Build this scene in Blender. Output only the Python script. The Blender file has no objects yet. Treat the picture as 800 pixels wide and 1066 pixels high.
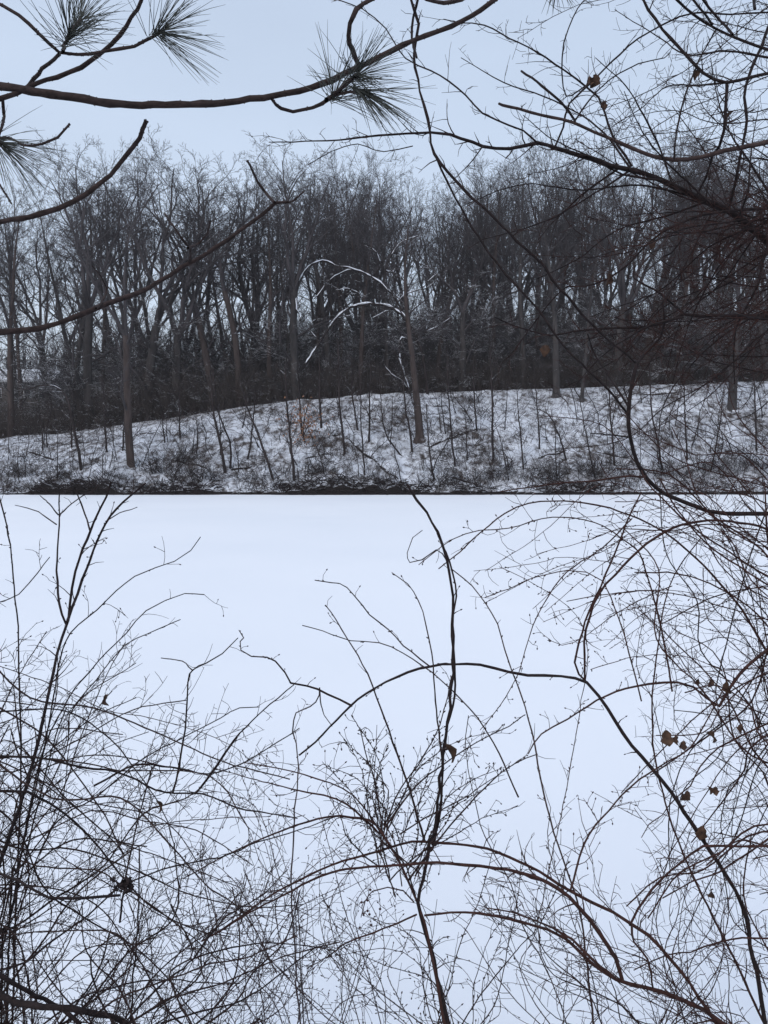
import bpy, math, random
import numpy as np
from mathutils import Vector, Matrix

# ------------------------------------------------------------------ camera, sky, sun, exposure
W_PX, H_PX, F_PX = 800.0, 1066.0, 900.0
CAM_Z = 3.8
PITCH = math.atan(69.0 / 900.0)          # looking slightly down: the horizon sits at row 464
scene = bpy.context.scene
C = scene.collection
cam_d = bpy.data.cameras.new("camera")
cam = bpy.data.objects.new("camera", cam_d)
C.objects.link(cam)
cam_d.sensor_fit = 'VERTICAL'
cam_d.sensor_height = 36.0
cam_d.lens = 36.0 * F_PX / H_PX
cam_d.clip_start = 0.05
cam_d.clip_end = 3000.0
cam.location = (0, 0, CAM_Z)
cam.rotation_euler = (math.radians(90) - PITCH, 0, 0)
scene.camera = cam

SUN_EL, SUN_AZ = math.radians(48), math.radians(200)
world = bpy.data.worlds.new("World")
scene.world = world
world.use_nodes = True
wn, wl = world.node_tree.nodes, world.node_tree.links
wn.clear()
out = wn.new('ShaderNodeOutputWorld')
add = wn.new('ShaderNodeAddShader')
bg_sky = wn.new('ShaderNodeBackground')
sky = wn.new('ShaderNodeTexSky')
sky.sky_type = 'NISHITA'
sky.sun_disc = False
sky.sun_elevation = SUN_EL
sky.sun_rotation = SUN_AZ
sky.dust_density = 4.0
sky.air_density = 1.0
bg_sky.inputs['Strength'].default_value = 0.05
wl.new(sky.outputs[0], bg_sky.inputs['Color'])
# the overcast cloud deck: pale blue grey, soft uneven cloud, brighter overhead
bg_cl = wn.new('ShaderNodeBackground')
tc = wn.new('ShaderNodeTexCoord')
sep = wn.new('ShaderNodeSeparateXYZ')
wl.new(tc.outputs['Generated'], sep.inputs[0])
ramp = wn.new('ShaderNodeValToRGB')
e = ramp.color_ramp.elements
e[0].position = 0.0
e[0].color = (0.56, 0.625, 0.725, 1)
e[1].position = 1.0
e[1].color = (0.68, 0.79, 0.98, 1)
m = ramp.color_ramp.elements.new(0.42)
m.color = (0.51, 0.59, 0.71, 1)
m = ramp.color_ramp.elements.new(0.60)
m.color = (0.53, 0.62, 0.78, 1)
wl.new(sep.outputs['Z'], ramp.inputs[0])
mp = wn.new('ShaderNodeMapping')
mp.inputs['Scale'].default_value = (1.0, 1.0, 3.2)
wl.new(tc.outputs['Generated'], mp.inputs[0])
cn = wn.new('ShaderNodeTexNoise')
cn.inputs['Scale'].default_value = 1.6
cn.inputs['Detail'].default_value = 3.0
wl.new(mp.outputs[0], cn.inputs['Vector'])
cr = wn.new('ShaderNodeMapRange')
cr.inputs['From Min'].default_value = 0.25
cr.inputs['From Max'].default_value = 0.75
cr.inputs['To Min'].default_value = 0.90
cr.inputs['To Max'].default_value = 1.08
wl.new(cn.outputs['Fac'], cr.inputs['Value'])
vm = wn.new('ShaderNodeVectorMath')
vm.operation = 'SCALE'
wl.new(ramp.outputs[0], vm.inputs[0])
wl.new(cr.outputs[0], vm.inputs['Scale'])
wl.new(vm.outputs[0], bg_cl.inputs['Color'])
bg_cl.inputs['Strength'].default_value = 1.0
wl.new(bg_sky.outputs[0], add.inputs[0])
wl.new(bg_cl.outputs[0], add.inputs[1])
wl.new(add.outputs[0], out.inputs['Surface'])

sun_d = bpy.data.lights.new("sun", 'SUN')
sun_d.energy = 0.5
sun_d.angle = math.radians(25)
sun_d.color = (1.0, 0.97, 0.93)
sun = bpy.data.objects.new("sun", sun_d)
C.objects.link(sun)
sd = Vector((math.sin(SUN_AZ) * math.cos(SUN_EL), math.cos(SUN_AZ) * math.cos(SUN_EL), math.sin(SUN_EL)))
sun.rotation_euler = sd.to_track_quat('Z', 'Y').to_euler()

vs = scene.view_settings
vs.view_transform = 'Standard'
vs.look = 'None'
vs.exposure = 0.0
vs.gamma = 1.0
vs.use_curve_mapping = False

# ------------------------------------------------------------------ helpers
rng = np.random.default_rng(11)
CP, SP = math.cos(PITCH), math.sin(PITCH)


def at(x, y, d):
    """a point d metres in front of the lens, seen at photo pixel x, y"""
    u = (x - W_PX / 2) / F_PX * d
    v = (H_PX / 2 - y) / F_PX * d
    return np.array([u, d * CP + v * SP, CAM_Z - d * SP + v * CP])


def lin(xs, ys):
    xs, ys = np.array(xs, float), np.array(ys, float)
    return lambda x: np.interp(x, xs, ys)


def _hash(ix, iy, s):
    n = (ix * 374761393 + iy * 668265263 + s * 974711) & 0x7fffffff
    n = (n ^ (n >> 13)) * 1274126177 & 0x7fffffff
    return ((n ^ (n >> 16)) & 0xffff) / 65535.0


def vnoise(x, y, s=0):
    x, y = np.asarray(x, float), np.asarray(y, float)
    ix, iy = np.floor(x).astype(np.int64), np.floor(y).astype(np.int64)
    fx, fy = x - ix, y - iy
    fx, fy = fx * fx * (3 - 2 * fx), fy * fy * (3 - 2 * fy)
    a, b = _hash(ix, iy, s), _hash(ix + 1, iy, s)
    c, d = _hash(ix, iy + 1, s), _hash(ix + 1, iy + 1, s)
    return (a + (b - a) * fx) * (1 - fy) + (c + (d - c) * fx) * fy - 0.5


def prop(o, label=None, cat=None, group=None, kind=None):
    if label:
        o['label'] = label
    if cat:
        o['category'] = cat
    if group:
        o['group'] = group
    if kind:
        o['kind'] = kind
    return o


def empty(name, loc):
    o = bpy.data.objects.new(name, None)
    o.empty_display_size = 0.2
    o.location = tuple(float(v) for v in loc)
    C.objects.link(o)
    return o


def mesh_np(name, V, Q, mat, parent=None, smooth=True, T=None):
    """V (n,3), Q (m,4) quads, T (k,3) triangles"""
    me = bpy.data.meshes.new(name)
    V = np.asarray(V, np.float32)
    nq = 0 if Q is None else len(Q)
    nt = 0 if T is None else len(T)
    me.vertices.add(len(V))
    me.vertices.foreach_set('co', V.ravel())
    parts, starts, tot = [], [], 0
    if nq:
        parts.append(np.asarray(Q, np.int32).ravel())
        starts.append(np.arange(nq) * 4)
        tot = nq * 4
    if nt:
        parts.append(np.asarray(T, np.int32).ravel())
        starts.append(tot + np.arange(nt) * 3)
        tot += nt * 3
    me.loops.add(tot)
    me.loops.foreach_set('vertex_index', np.concatenate(parts))
    me.polygons.add(nq + nt)
    me.polygons.foreach_set('loop_start', np.concatenate(starts).astype(np.int32))
    me.update(calc_edges=True)
    me.polygons.foreach_set('use_smooth', np.full(nq + nt, smooth))
    me.materials.append(mat)
    o = bpy.data.objects.new(name, me)
    C.objects.link(o)
    if parent:
        o.parent = parent
    return o


class Strands:
    """many tapered tubes gathered into one mesh"""

    def __init__(s):
        s.g = {}

    def add(s, P, R, sides=3):
        P = np.asarray(P, float)
        s.g.setdefault((len(P), sides), []).append((P, np.asarray(R, float)))

    def empty(s):
        return not s.g

    def arrays(s, off=None):
        Vs, Fs, n0 = [], [], 0
        for (k, sd_), lst in s.g.items():
            P = np.stack([a for a, b in lst])
            R = np.stack([b for a, b in lst])
            n = len(P)
            if off is not None:
                P = P - off
            T = np.gradient(P, axis=1)
            T /= np.linalg.norm(T, axis=2, keepdims=True) + 1e-12
            D = P[:, -1] - P[:, 0]
            ax = np.argmin(np.abs(D), axis=1)
            ref = np.zeros((n, 3))
            ref[np.arange(n), ax] = 1.0
            N = ref[:, None, :] - (ref[:, None, :] * T).sum(2, keepdims=True) * T
            N /= np.linalg.norm(N, axis=2, keepdims=True) + 1e-12
            B = np.cross(T, N)
            a = np.arange(sd_) * 2 * math.pi / sd_
            V = P[:, :, None, :] + R[:, :, None, None] * (N[:, :, None, :] * np.cos(a)[None, None, :, None] + B[:, :, None, :] * np.sin(a)[None, None, :, None])
            idx = np.arange(n * k * sd_).reshape(n, k, sd_) + n0
            j = np.roll(idx, -1, axis=2)
            F = np.stack([idx[:, :-1], j[:, :-1], j[:, 1:], idx[:, 1:]], axis=-1).reshape(-1, 4)
            Vs.append(V.reshape(-1, 3))
            Fs.append(F)
            n0 += n * k * sd_
        return np.concatenate(Vs), np.concatenate(Fs)

    def build(s, name, mat, parent=None, off=None, smooth=True):
        if off is None and parent is not None:
            off = np.array(parent.matrix_basis.translation) if parent.parent is None else np.array(parent.parent.matrix_basis.translation)
        V, F = s.arrays(off)
        return mesh_np(name, V, F, mat, parent, smooth)


def spline(pts, step):
    """Catmull-Rom through the points, resampled at about the given step"""
    P = np.asarray(pts, float)
    if len(P) == 2:
        n = max(2, int(np.linalg.norm(P[1] - P[0]) / step) + 1)
        t = np.linspace(0, 1, n)[:, None]
        return P[0] * (1 - t) + P[1] * t
    Q = np.vstack([2 * P[0] - P[1], P, 2 * P[-1] - P[-2]])
    outp = []
    for i in range(1, len(Q) - 2):
        p0, p1, p2, p3 = Q[i - 1], Q[i], Q[i + 1], Q[i + 2]
        n = max(1, int(np.linalg.norm(p2 - p1) / step))
        t = (np.arange(n) / n)[:, None]
        outp.append(0.5 * (2 * p1 + (p2 - p0) * t + (2 * p0 - 5 * p1 + 4 * p2 - p3) * t ** 2 + (3 * p1 - p0 - 3 * p2 + p3) * t ** 3))
    outp.append(P[-1:])
    return np.vstack(outp)


def unit(v):
    return v / (np.linalg.norm(v) + 1e-12)


def turn(d, ang, az):
    """direction d bent by ang towards azimuth az around itself"""
    a = np.array([0, 0, 1.0]) if abs(d[2]) < 0.9 else np.array([1.0, 0, 0])
    u = unit(np.cross(d, a))
    v = np.cross(d, u)
    return unit(d * math.cos(ang) + (u * math.cos(az) + v * math.sin(az)) * math.sin(ang))


# ------------------------------------------------------------------ materials
def new_mat(name, rough=0.9):
    mt = bpy.data.materials.new(name)
    mt.use_nodes = True
    b = mt.node_tree.nodes['Principled BSDF']
    b.inputs['Roughness'].default_value = rough
    b.inputs['Specular IOR Level'].default_value = 0.25
    return mt, mt.node_tree.nodes, mt.node_tree.links, b


def mnode(nodes, links, op, a, b=None, c=None):
    n = nodes.new('ShaderNodeMath')
    n.operation = op
    for i, v in enumerate((a, b, c)):
        if v is None:
            continue
        if isinstance(v, (int, float)):
            n.inputs[i].default_value = v
        else:
            links.new(v, n.inputs[i])
    return n.outputs[0]


def noise(nodes, links, scale, detail=3.0, vec=None, rough=0.55):
    n = nodes.new('ShaderNodeTexNoise')
    n.inputs['Scale'].default_value = scale
    n.inputs['Detail'].default_value = detail
    n.inputs['Roughness'].default_value = rough
    if vec is not None:
        links.new(vec, n.inputs['Vector'])
    return n.outputs['Fac']


def rampnode(nodes, links, fac, stops):
    r = nodes.new('ShaderNodeValToRGB')
    el = r.color_ramp.elements
    el[0].position, el[0].color = stops[0][0], (*stops[0][1], 1)
    el[1].position, el[1].color = stops[-1][0], (*stops[-1][1], 1)
    for p, c in stops[1:-1]:
        q = el.new(p)
        q.color = (*c, 1)
    links.new(fac, r.inputs[0])
    return r.outputs[0]


def mix(nodes, links, fac, a, b):
    n = nodes.new('ShaderNodeMix')
    n.data_type = 'RGBA'
    links.new(fac, n.inputs['Factor'])
    for v, s in ((a, 'A'), (b, 'B')):
        k = [i for i in n.inputs if i.name == s and i.type == 'RGBA'][0]
        if isinstance(v, tuple):
            k.default_value = (*v, 1)
        else:
            links.new(v, k)
    return [o for o in n.outputs if o.type == 'RGBA'][0]


def bark(name, dark, light, scale, snow=0.0, bump=0.3, stretch=(1, 1, 0.25), snow_col=(0.78, 0.80, 0.84), bdist=0.01, snow_scale=1.3):
    mt, N, L, b = new_mat(name, 0.95)
    g = N.new('ShaderNodeTexCoord')
    mpn = N.new('ShaderNodeMapping')
    mpn.inputs['Scale'].default_value = stretch
    L.new(g.outputs['Object'], mpn.inputs[0])
    f = noise(N, L, scale, 5.0, mpn.outputs[0], 0.65)
    col = rampnode(N, L, f, [(0.3, dark), (0.7, light)])
    if snow > 0:
        geo = N.new('ShaderNodeNewGeometry')
        sp = N.new('ShaderNodeSeparateXYZ')
        L.new(geo.outputs['Normal'], sp.inputs[0])
        up = N.new('ShaderNodeMapRange')
        up.inputs['From Min'].default_value = 0.55
        up.inputs['From Max'].default_value = 0.8
        L.new(sp.outputs['Z'], up.inputs['Value'])
        nn = noise(N, L, snow_scale, 3.0, g.outputs['Object'])
        th = N.new('ShaderNodeMapRange')
        th.inputs['From Min'].default_value = 0.62 - snow * 0.25
        th.inputs['From Max'].default_value = 0.66 - snow * 0.25
        L.new(nn, th.inputs['Value'])
        fac = mnode(N, L, 'MULTIPLY', up.outputs[0], th.outputs[0])
        col = mix(N, L, fac, col, snow_col)
    L.new(col, b.inputs['Base Color'])
    if bump > 0:
        bn = N.new('ShaderNodeBump')
        bn.inputs['Strength'].default_value = bump
        bn.inputs['Distance'].default_value = bdist
        L.new(f, bn.inputs['Height'])
        L.new(bn.outputs[0], b.inputs['Normal'])
    return mt


M = {}
M['far_bark'] = bark('far bark', (0.030, 0.027, 0.027), (0.080, 0.071, 0.069), 2.0, snow=0.38, bump=0.0, snow_scale=0.8)
M['far_bark_brown'] = bark('far bark brown', (0.038, 0.028, 0.026), (0.085, 0.066, 0.060), 2.0, snow=0.38, bump=0.0, snow_scale=0.8)
M['far_twig'] = bark('far twig', (0.040, 0.035, 0.037), (0.080, 0.070, 0.072), 1.0, snow=0.05, bump=0.0, snow_scale=0.35)  # crowns stay dark
M['deep_bark'] = bark('deep wood bark', (0.05, 0.046, 0.048), (0.09, 0.083, 0.086), 1.0, snow=0.1, bump=0.0)
M['sap_bark'] = bark('sapling bark', (0.014, 0.011, 0.011), (0.045, 0.034, 0.033), 3.0, snow=0.36, bump=0.0)
M['brush'] = bark('brush', (0.040, 0.033, 0.031), (0.095, 0.078, 0.072), 0.8, snow=0.08, bump=0.0)
M['pine_bark'] = bark('pine bark', (0.018, 0.013, 0.012), (0.062, 0.042, 0.039), 55, bump=0.8, stretch=(0.45, 1, 1), bdist=0.004)
M['near_bark'] = bark('dark smooth bark', (0.010, 0.007, 0.007), (0.034, 0.024, 0.024), 60, bump=0.5, stretch=(0.6, 0.6, 1), bdist=0.002)
M['brown_bark'] = bark('brown bark', (0.028, 0.019, 0.018), (0.085, 0.056, 0.050), 60, bump=0.6, stretch=(0.5, 0.6, 1), bdist=0.002)
M['twig_dark'] = bark('dark twig', (0.018, 0.011, 0.010), (0.050, 0.032, 0.029), 30, bump=0.0)
M['twig_red'] = bark('red brown twig', (0.024, 0.011, 0.009), (0.066, 0.031, 0.026), 30, bump=0.0)
M['cane_red'] = bark('red brown cane', (0.024, 0.011, 0.009), (0.070, 0.033, 0.027), 45, bump=0.3, bdist=0.001)
M['twig_grey'] = bark('grey brown twig', (0.045, 0.034, 0.036), (0.10, 0.078, 0.080), 30, bump=0.0)


def plain(name, a, b_, scale=20.0, rough=0.8, trans=0.0):
    mt, N, L, b = new_mat(name, rough)
    g = N.new('ShaderNodeTexCoord')
    f = noise(N, L, scale, 4.0, g.outputs['Object'])
    L.new(rampnode(N, L, f, [(0.32, a), (0.68, b_)]), b.inputs['Base Color'])
    return mt


M['needle'] = plain('pine needle', (0.035, 0.038, 0.034), (0.10, 0.105, 0.09), 40)
M['leaf'] = plain('dead leaf', (0.035, 0.021, 0.015), (0.105, 0.058, 0.037), 60)
M['leaf_far'] = plain('russet leaf', (0.20, 0.10, 0.055), (0.34, 0.18, 0.11), 5)
M['berry'] = plain('dried berry', (0.03, 0.015, 0.015), (0.07, 0.03, 0.03), 60)
M['snow_cap'] = plain('clinging snow', (0.62, 0.65, 0.70), (0.80, 0.82, 0.86), 3)
M['house_wall'] = plain('weathered siding', (0.10, 0.09, 0.085), (0.15, 0.135, 0.13), 2)
M['roof_snow'] = plain('snowy roof', (0.7, 0.72, 0.76), (0.82, 0.84, 0.87), 0.6)
M['glass'] = plain('window glass', (0.02, 0.025, 0.03), (0.05, 0.055, 0.06), 1, rough=0.2)

# lake: level snow on the ice, faint wind texture
mt, N, L, b = new_mat('lake snow', 0.85)
g = N.new('ShaderNodeTexCoord')
f1 = noise(N, L, 0.07, 4.0, g.outputs['Object'])
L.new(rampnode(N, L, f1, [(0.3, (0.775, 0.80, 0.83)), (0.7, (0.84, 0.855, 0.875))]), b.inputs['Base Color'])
f2 = noise(N, L, 3.0, 4.0, g.outputs['Object'])
bn = N.new('ShaderNodeBump')
bn.inputs['Strength'].default_value = 0.12
bn.inputs['Distance'].default_value = 0.02
L.new(f2, bn.inputs['Height'])
L.new(bn.outputs[0], b.inputs['Normal'])
M['lake'] = mt

# bank: snow over leaf litter, bare soil where it is too steep for snow to lie
mt, N, L, b = new_mat('snowy bank', 0.9)
g = N.new('ShaderNodeTexCoord')
geo = N.new('ShaderNodeNewGeometry')
sp = N.new('ShaderNodeSeparateXYZ')
L.new(geo.outputs['True Normal'], sp.inputs[0])
pz = N.new('ShaderNodeSeparateXYZ')
L.new(g.outputs['Object'], pz.inputs[0])
litter = rampnode(N, L, noise(N, L, 6.0, 5.0, g.outputs['Object'], 0.7), [(0.3, (0.018, 0.014, 0.013)), (0.55, (0.075, 0.060, 0.053)), (0.78, (0.16, 0.125, 0.108))])
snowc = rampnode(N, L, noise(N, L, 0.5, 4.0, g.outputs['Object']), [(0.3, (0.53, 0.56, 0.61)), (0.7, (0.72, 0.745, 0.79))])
mp2 = N.new('ShaderNodeMapping')
mp2.inputs['Scale'].default_value = (1.0, 0.55, 1.0)
mp2.inputs['Rotation'].default_value = (0, 0, 0.5)
L.new(g.outputs['Object'], mp2.inputs[0])
na = noise(N, L, 1.5, 6.0, mp2.outputs[0], 0.74)
nb = noise(N, L, 0.22, 3.0, g.outputs['Object'], 0.6)
s_ = mnode(N, L, 'ADD', na, mnode(N, L, 'MULTIPLY', mnode(N, L, 'SUBTRACT', nb, 0.5), 0.45))
patch = N.new('ShaderNodeMapRange')
patch.inputs['From Min'].default_value = 0.37
patch.inputs['From Max'].default_value = 0.57
L.new(s_, patch.inputs['Value'])
steep = N.new('ShaderNodeMapRange')
steep.inputs['From Min'].default_value = 0.66
steep.inputs['From Max'].default_value = 0.86
L.new(sp.outputs['Z'], steep.inputs['Value'])
# under the trees past the brow the litter shows through much more
woods = N.new('ShaderNodeMapRange')
woods.inputs['From Min'].default_value = 87.5
woods.inputs['From Max'].default_value = 90.0
woods.inputs['To Min'].default_value = 1.0
woods.inputs['To Max'].default_value = 0.12
L.new(pz.outputs['Y'], woods.inputs['Value'])
fac = mnode(N, L, 'MULTIPLY', mnode(N, L, 'MULTIPLY', patch.outputs[0], steep.outputs[0]), woods.outputs[0])
soil = mix(N, L, steep.outputs[0], (0.014, 0.011, 0.010), litter)
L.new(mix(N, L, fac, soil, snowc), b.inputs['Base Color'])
bn = N.new('ShaderNodeBump')
bn.inputs['Strength'].default_value = 0.5
bn.inputs['Distance'].default_value = 0.12
L.new(na, bn.inputs['Height'])
L.new(bn.outputs[0], b.inputs['Normal'])
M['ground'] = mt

# ------------------------------------------------------------------ ground and lake
CREST_Y = 88.0
crest_px = lin([-200, 0, 60, 100, 150, 200, 250, 300, 400, 500, 600, 700, 800, 1000], [462, 457, 452, 446, 439, 432, 424, 418, 411, 407, 404, 401, 397, 392])


def crest_h(x):
    px = 400 + 900 * np.asarray(x) / CREST_Y
    return CAM_Z + (464 - crest_px(px)) / 900 * CREST_Y


def shore_y(x):
    return 66.9 + 0.7 * vnoise(np.asarray(x) / 9.0, 3.1, 1) + 0.4 * vnoise(np.asarray(x) / 2.0, 7.7, 2)


def cut_mask(x):
    """1 where the water has undercut the bank, 0 where snow runs down onto the ice"""
    return np.clip(0.45 + 4.0 * vnoise(np.asarray(x) / 5.0, 9.3, 61), 0, 1)


def ground_z(x, y):
    x, y = np.asarray(x, float), np.asarray(y, float)
    d = y - shore_y(x)
    lip = 0.24 + 1.5 * vnoise(x / 3.8, 0.3, 3) + 0.7 * vnoise(x / 0.8, 0.3, 4)
    lip = np.clip(lip, -0.02, 0.75) * cut_mask(x)
    t = np.clip(d / (CREST_Y - 67.0), 0, 1)
    prof = lip + (crest_h(x) - lip) * (t * 1.12 - 0.12 * t ** 3)
    rough = 0.30 * vnoise(x / 1.7, y / 1.7, 5) + 0.14 * vnoise(x / 0.6, y / 0.6, 6) + 0.5 * vnoise(x / 6, y / 6, 7)
    prof = prof + rough * np.clip(d / 3, 0.08, 1) * np.clip((92 - y) / 4, 0.35, 1)
    z = np.where(d < 0, -0.5, np.where(d < 0.35, -0.5 + (lip + 0.5) * np.clip(d / 0.35, 0, 1) ** 0.7, prof))
    back = crest_h(x) - 0.9 * np.clip((y - CREST_Y) / 6, 0, 1) + 0.35 * vnoise(x / 7, y / 7, 8) * np.clip((y - CREST_Y) / 3, 0, 1)
    z = np.where(y > CREST_Y, back, z)
    near = 2.2 * (1 - y / 4.6) + 0.10 * vnoise(x / 0.8, y / 0.8, 9)
    near = np.where(y < 0, 2.2 + 0.10 * vnoise(x / 0.8, y / 0.8, 9), near)
    z = np.where(y < 5.6, np.maximum(near, -0.5), z)
    return z


def axis(segs):
    a = []
    for lo, hi, st in segs:
        a.append(np.arange(lo, hi, st))
    return np.unique(np.round(np.concatenate(a + [[segs[-1][1]]]), 4))


gx = axis([(-900, -100, 50), (-100, -60, 4), (-60, 60, 0.3), (60, 100, 4), (100, 900, 50)])
gy = axis([(-40, -2, 4), (-2, 6, 0.25), (6, 64, 6), (64, 66, 0.4), (66, 69, 0.12), (69, 92, 0.3), (92, 140, 2), (140, 1400, 60)])
X, Y = np.meshgrid(gx, gy)
Z = ground_z(X, Y)
nx, ny = len(gx), len(gy)
ii = np.arange(nx * ny).reshape(ny, nx)
Q = np.stack([ii[:-1, :-1], ii[:-1, 1:], ii[1:, 1:], ii[1:, :-1]], -1).reshape(-1, 4)
o = mesh_np('snowy_ground', np.stack([X, Y, Z], -1).reshape(-1, 3), Q, M['ground'])
prop(o, kind='structure')

lx = axis([(-900, -60, 60), (-60, 60, 2), (60, 900, 60)])
ly = axis([(4.0, 70, 1.5)])
X, Y = np.meshgrid(lx, ly)
Z = 0.03 * vnoise(X / 8, Y / 8, 21)
nx, ny = len(lx), len(ly)
ii = np.arange(nx * ny).reshape(ny, nx)
Q = np.stack([ii[:-1, :-1], ii[:-1, 1:], ii[1:, 1:], ii[1:, :-1]], -1).reshape(-1, 4)
o = mesh_np('frozen_lake', np.stack([X, Y, Z], -1).reshape(-1, 3), Q, M['lake'])
prop(o, kind='structure')


def base_at(px, yy):
    """ground point at depth yy under photo column px"""
    x = (px - 400) / 900.0 * yy
    return np.array([x, yy, float(ground_z(x, yy))])


# ------------------------------------------------------------------ far trees
def grow_branch(S, r, p, d, length, rad, level, spec, out_lv):
    segs, nchild, sides = spec[level][:3]
    ang0, lenf, trop, wob = spec[level][3:]
    n = segs
    P = [p]
    dd = d.copy()
    for i in range(n):
        dd = unit(dd + r.normal(0, wob, 3) + np.array([0, 0, trop]))
        P.append(P[-1] + dd * length / n)
    P = np.array(P)
    t = np.linspace(0, 1, n + 1)
    R = rad * (1 - 0.82 * t)
    out_lv[level].add(P, R, sides)
    if level + 1 >= len(spec):
        return
    az = r.uniform(0, 6.28)
    for c in range(nchild):
        tt = (c + r.uniform(0.1, 0.9)) / nchild
        tt = spec_start(level, tt)
        k = min(int(tt * n), n - 1)
        f = tt * n - k
        q = P[k] * (1 - f) + P[k + 1] * f
        dirp = unit(P[k + 1] - P[k])
        az += 2.4 + r.normal(0, 0.5)
        a = ang0 * r.uniform(0.7, 1.25)
        L = length * lenf * (1 - 0.45 * tt) * r.uniform(0.65, 1.2)
        grow_branch(S, r, q, turn(dirp, a, az), L, max(rad * (1 - 0.82 * tt) * 0.66, 0.0135), level + 1, spec, out_lv)


def spec_start(level, tt):
    return 0.2 + 0.8 * tt


def make_tree(H, seed, fork, trunk_r, spread, bare_frac, lean=(0, 0), thin=1.0):
    r = np.random.default_rng(seed)
    #          segs kids sides angle  lenf  tropism wobble   (of children angle / length)
    spec = [(9, 8, 5, 0.70, 0.52, 0.06, 0.14),
            (6, 7, 4, 0.75, 0.50, 0.045, 0.19),
            (4, 6, 3, 0.66, 0.52, 0.05, 0.15),
            (3, 4, 3, 0.62, 0.55, 0.04, 0.12),
            (2, 0, 3, 0.5, 0.6, 0.03, 0.08)]
    lv = [Strands() for _ in spec]
    tr = Strands()
    P = [np.zeros(3) - np.array([0, 0, 0.5])]
    d = unit(np.array([lean[0], lean[1], 1.0]))
    n = 16
    tl = H * (0.93 if not fork else bare_frac + 0.1)
    for i in range(n):
        d = unit(d + r.normal(0, 0.028, 3) + np.array([-lean[0], -lean[1], 0]) * 0.05)
        P.append(P[-1] + d * (tl + 0.5) / n)
    P = np.array(P)
    t = np.linspace(0, 1, n + 1)
    R = trunk_r * (1 - (0.9 if not fork else 0.3) * t ** 1.05)
    a_, b_ = P[0], P[1]
    Pf = np.vstack([a_, a_ + (b_ - a_) * 0.32, a_ + (b_ - a_) * 0.42, a_ + (b_ - a_) * 0.62, P[1:]])
    Rf = np.concatenate([[R[0] * 1.75, R[0] * 1.55, R[0] * 1.22, R[0] * 1.06], R[1:]])
    tr.add(Pf, Rf, 9)
    if fork:
        k = fork
        az = r.uniform(0, 6.28)
        for i in range(k):
            dd = turn(unit(P[-1] - P[-2]), r.uniform(0.16, 0.40) * spread, az + i * 6.28 / k + r.normal(0, 0.3))
            grow_branch(None, r, P[-1] - np.array([0, 0, 0.1]), dd, (H - tl) * r.uniform(0.85, 1.08), R[-1] * 0.68, 0, spec, lv)
        nl = 4
    else:
        nl = 16
    az = r.uniform(0, 6.28)
    for i in range(nl):
        tt = bare_frac + (1 - bare_frac) * ((i + r.uniform(0, 0.9)) / nl) ** 0.9
        tt = min(tt, 0.98)
        k = min(int(tt * n), n - 1)
        q = P[k] + (P[k + 1] - P[k]) * (tt * n - k)
        az += 2.4 + r.normal(0, 0.4)
        L = H * 0.38 * spread * (1 - 0.62 * tt) * r.uniform(0.75, 1.2)
        grow_branch(None, r, q, turn(np.array([0, 0, 1.0]), r.uniform(0.6, 1.0) * spread, az), L, R[k] * 0.42, 1, spec, lv)
    # a few low dead sprays on the trunk
    for i in range(5):
        tt = r.uniform(0.12, bare_frac)
        k = min(int(tt * n), n - 1)
        q = P[k] + (P[k + 1] - P[k]) * (tt * n - k)
        grow_branch(None, r, q, turn(np.array([0, 0, 1.0]), r.uniform(1.0, 1.6), r.uniform(0, 6.28)), r.uniform(1.5, 4.0), 0.045, 2, spec, lv)
    crown = Strands()
    for s in lv:
        for k_, v in s.g.items():
            crown.g.setdefault(k_, []).extend(v)
    return tr, crown, H


PROTO = []
specs = [(25, 1, 0, 0.34, 1.0, 0.38), (25, 2, 3, 0.42, 1.1, 0.30), (24, 3, 0, 0.28, 0.8, 0.45), (26, 4, 2, 0.40, 0.9, 0.35),
         (24, 5, 4, 0.45, 1.2, 0.26), (25, 6, 0, 0.36, 0.9, 0.40), (23, 7, 2, 0.30, 0.8, 0.42), (26, 8, 3, 0.40, 1.0, 0.38),
         (24, 9, 0, 0.24, 0.65, 0.50), (25, 10, 0, 0.30, 1.1, 0.33)]


def tree_proto(i, H, seed, fork, tr_r, spread, bf):
    tr, cr, H = make_tree(H, seed, fork, tr_r, spread, bf)
    root = empty('bare_tree', (0, 0, 0))
    bm = M['far_bark'] if i % 3 else M['far_bark_brown']
    t = tr.build('trunk', bm, root, off=np.zeros(3))
    c = cr.build('crown', M['far_twig'], root, off=np.zeros(3))
    return [root, t, c, H, False]


for i, s in enumerate(specs):
    PROTO.append(tree_proto(i, *s))


M['snowy_twig'] = bark('snow dusted twig', (0.035, 0.030, 0.031), (0.075, 0.065, 0.065), 1.5, snow=0.62, bump=0.0, snow_scale=0.7)
for i_, (H_, sd_, fk_, tr_, sp_, bf_) in enumerate([(10, 31, 0, 0.11, 1.35, 0.22), (12, 32, 2, 0.12, 1.4, 0.25), (9, 33, 3, 0.10, 1.5, 0.18)]):
    tr0, cr0, H0 = make_tree(H_, sd_, fk_, tr_, sp_, bf_)
    root0 = empty('bare_tree', (0, 0, 0))
    PROTO.append([root0, tr0.build('trunk', M['snowy_twig'], root0, off=np.zeros(3)), cr0.build('crown', M['snowy_twig'], root0, off=np.zeros(3)), H0, False])


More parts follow.
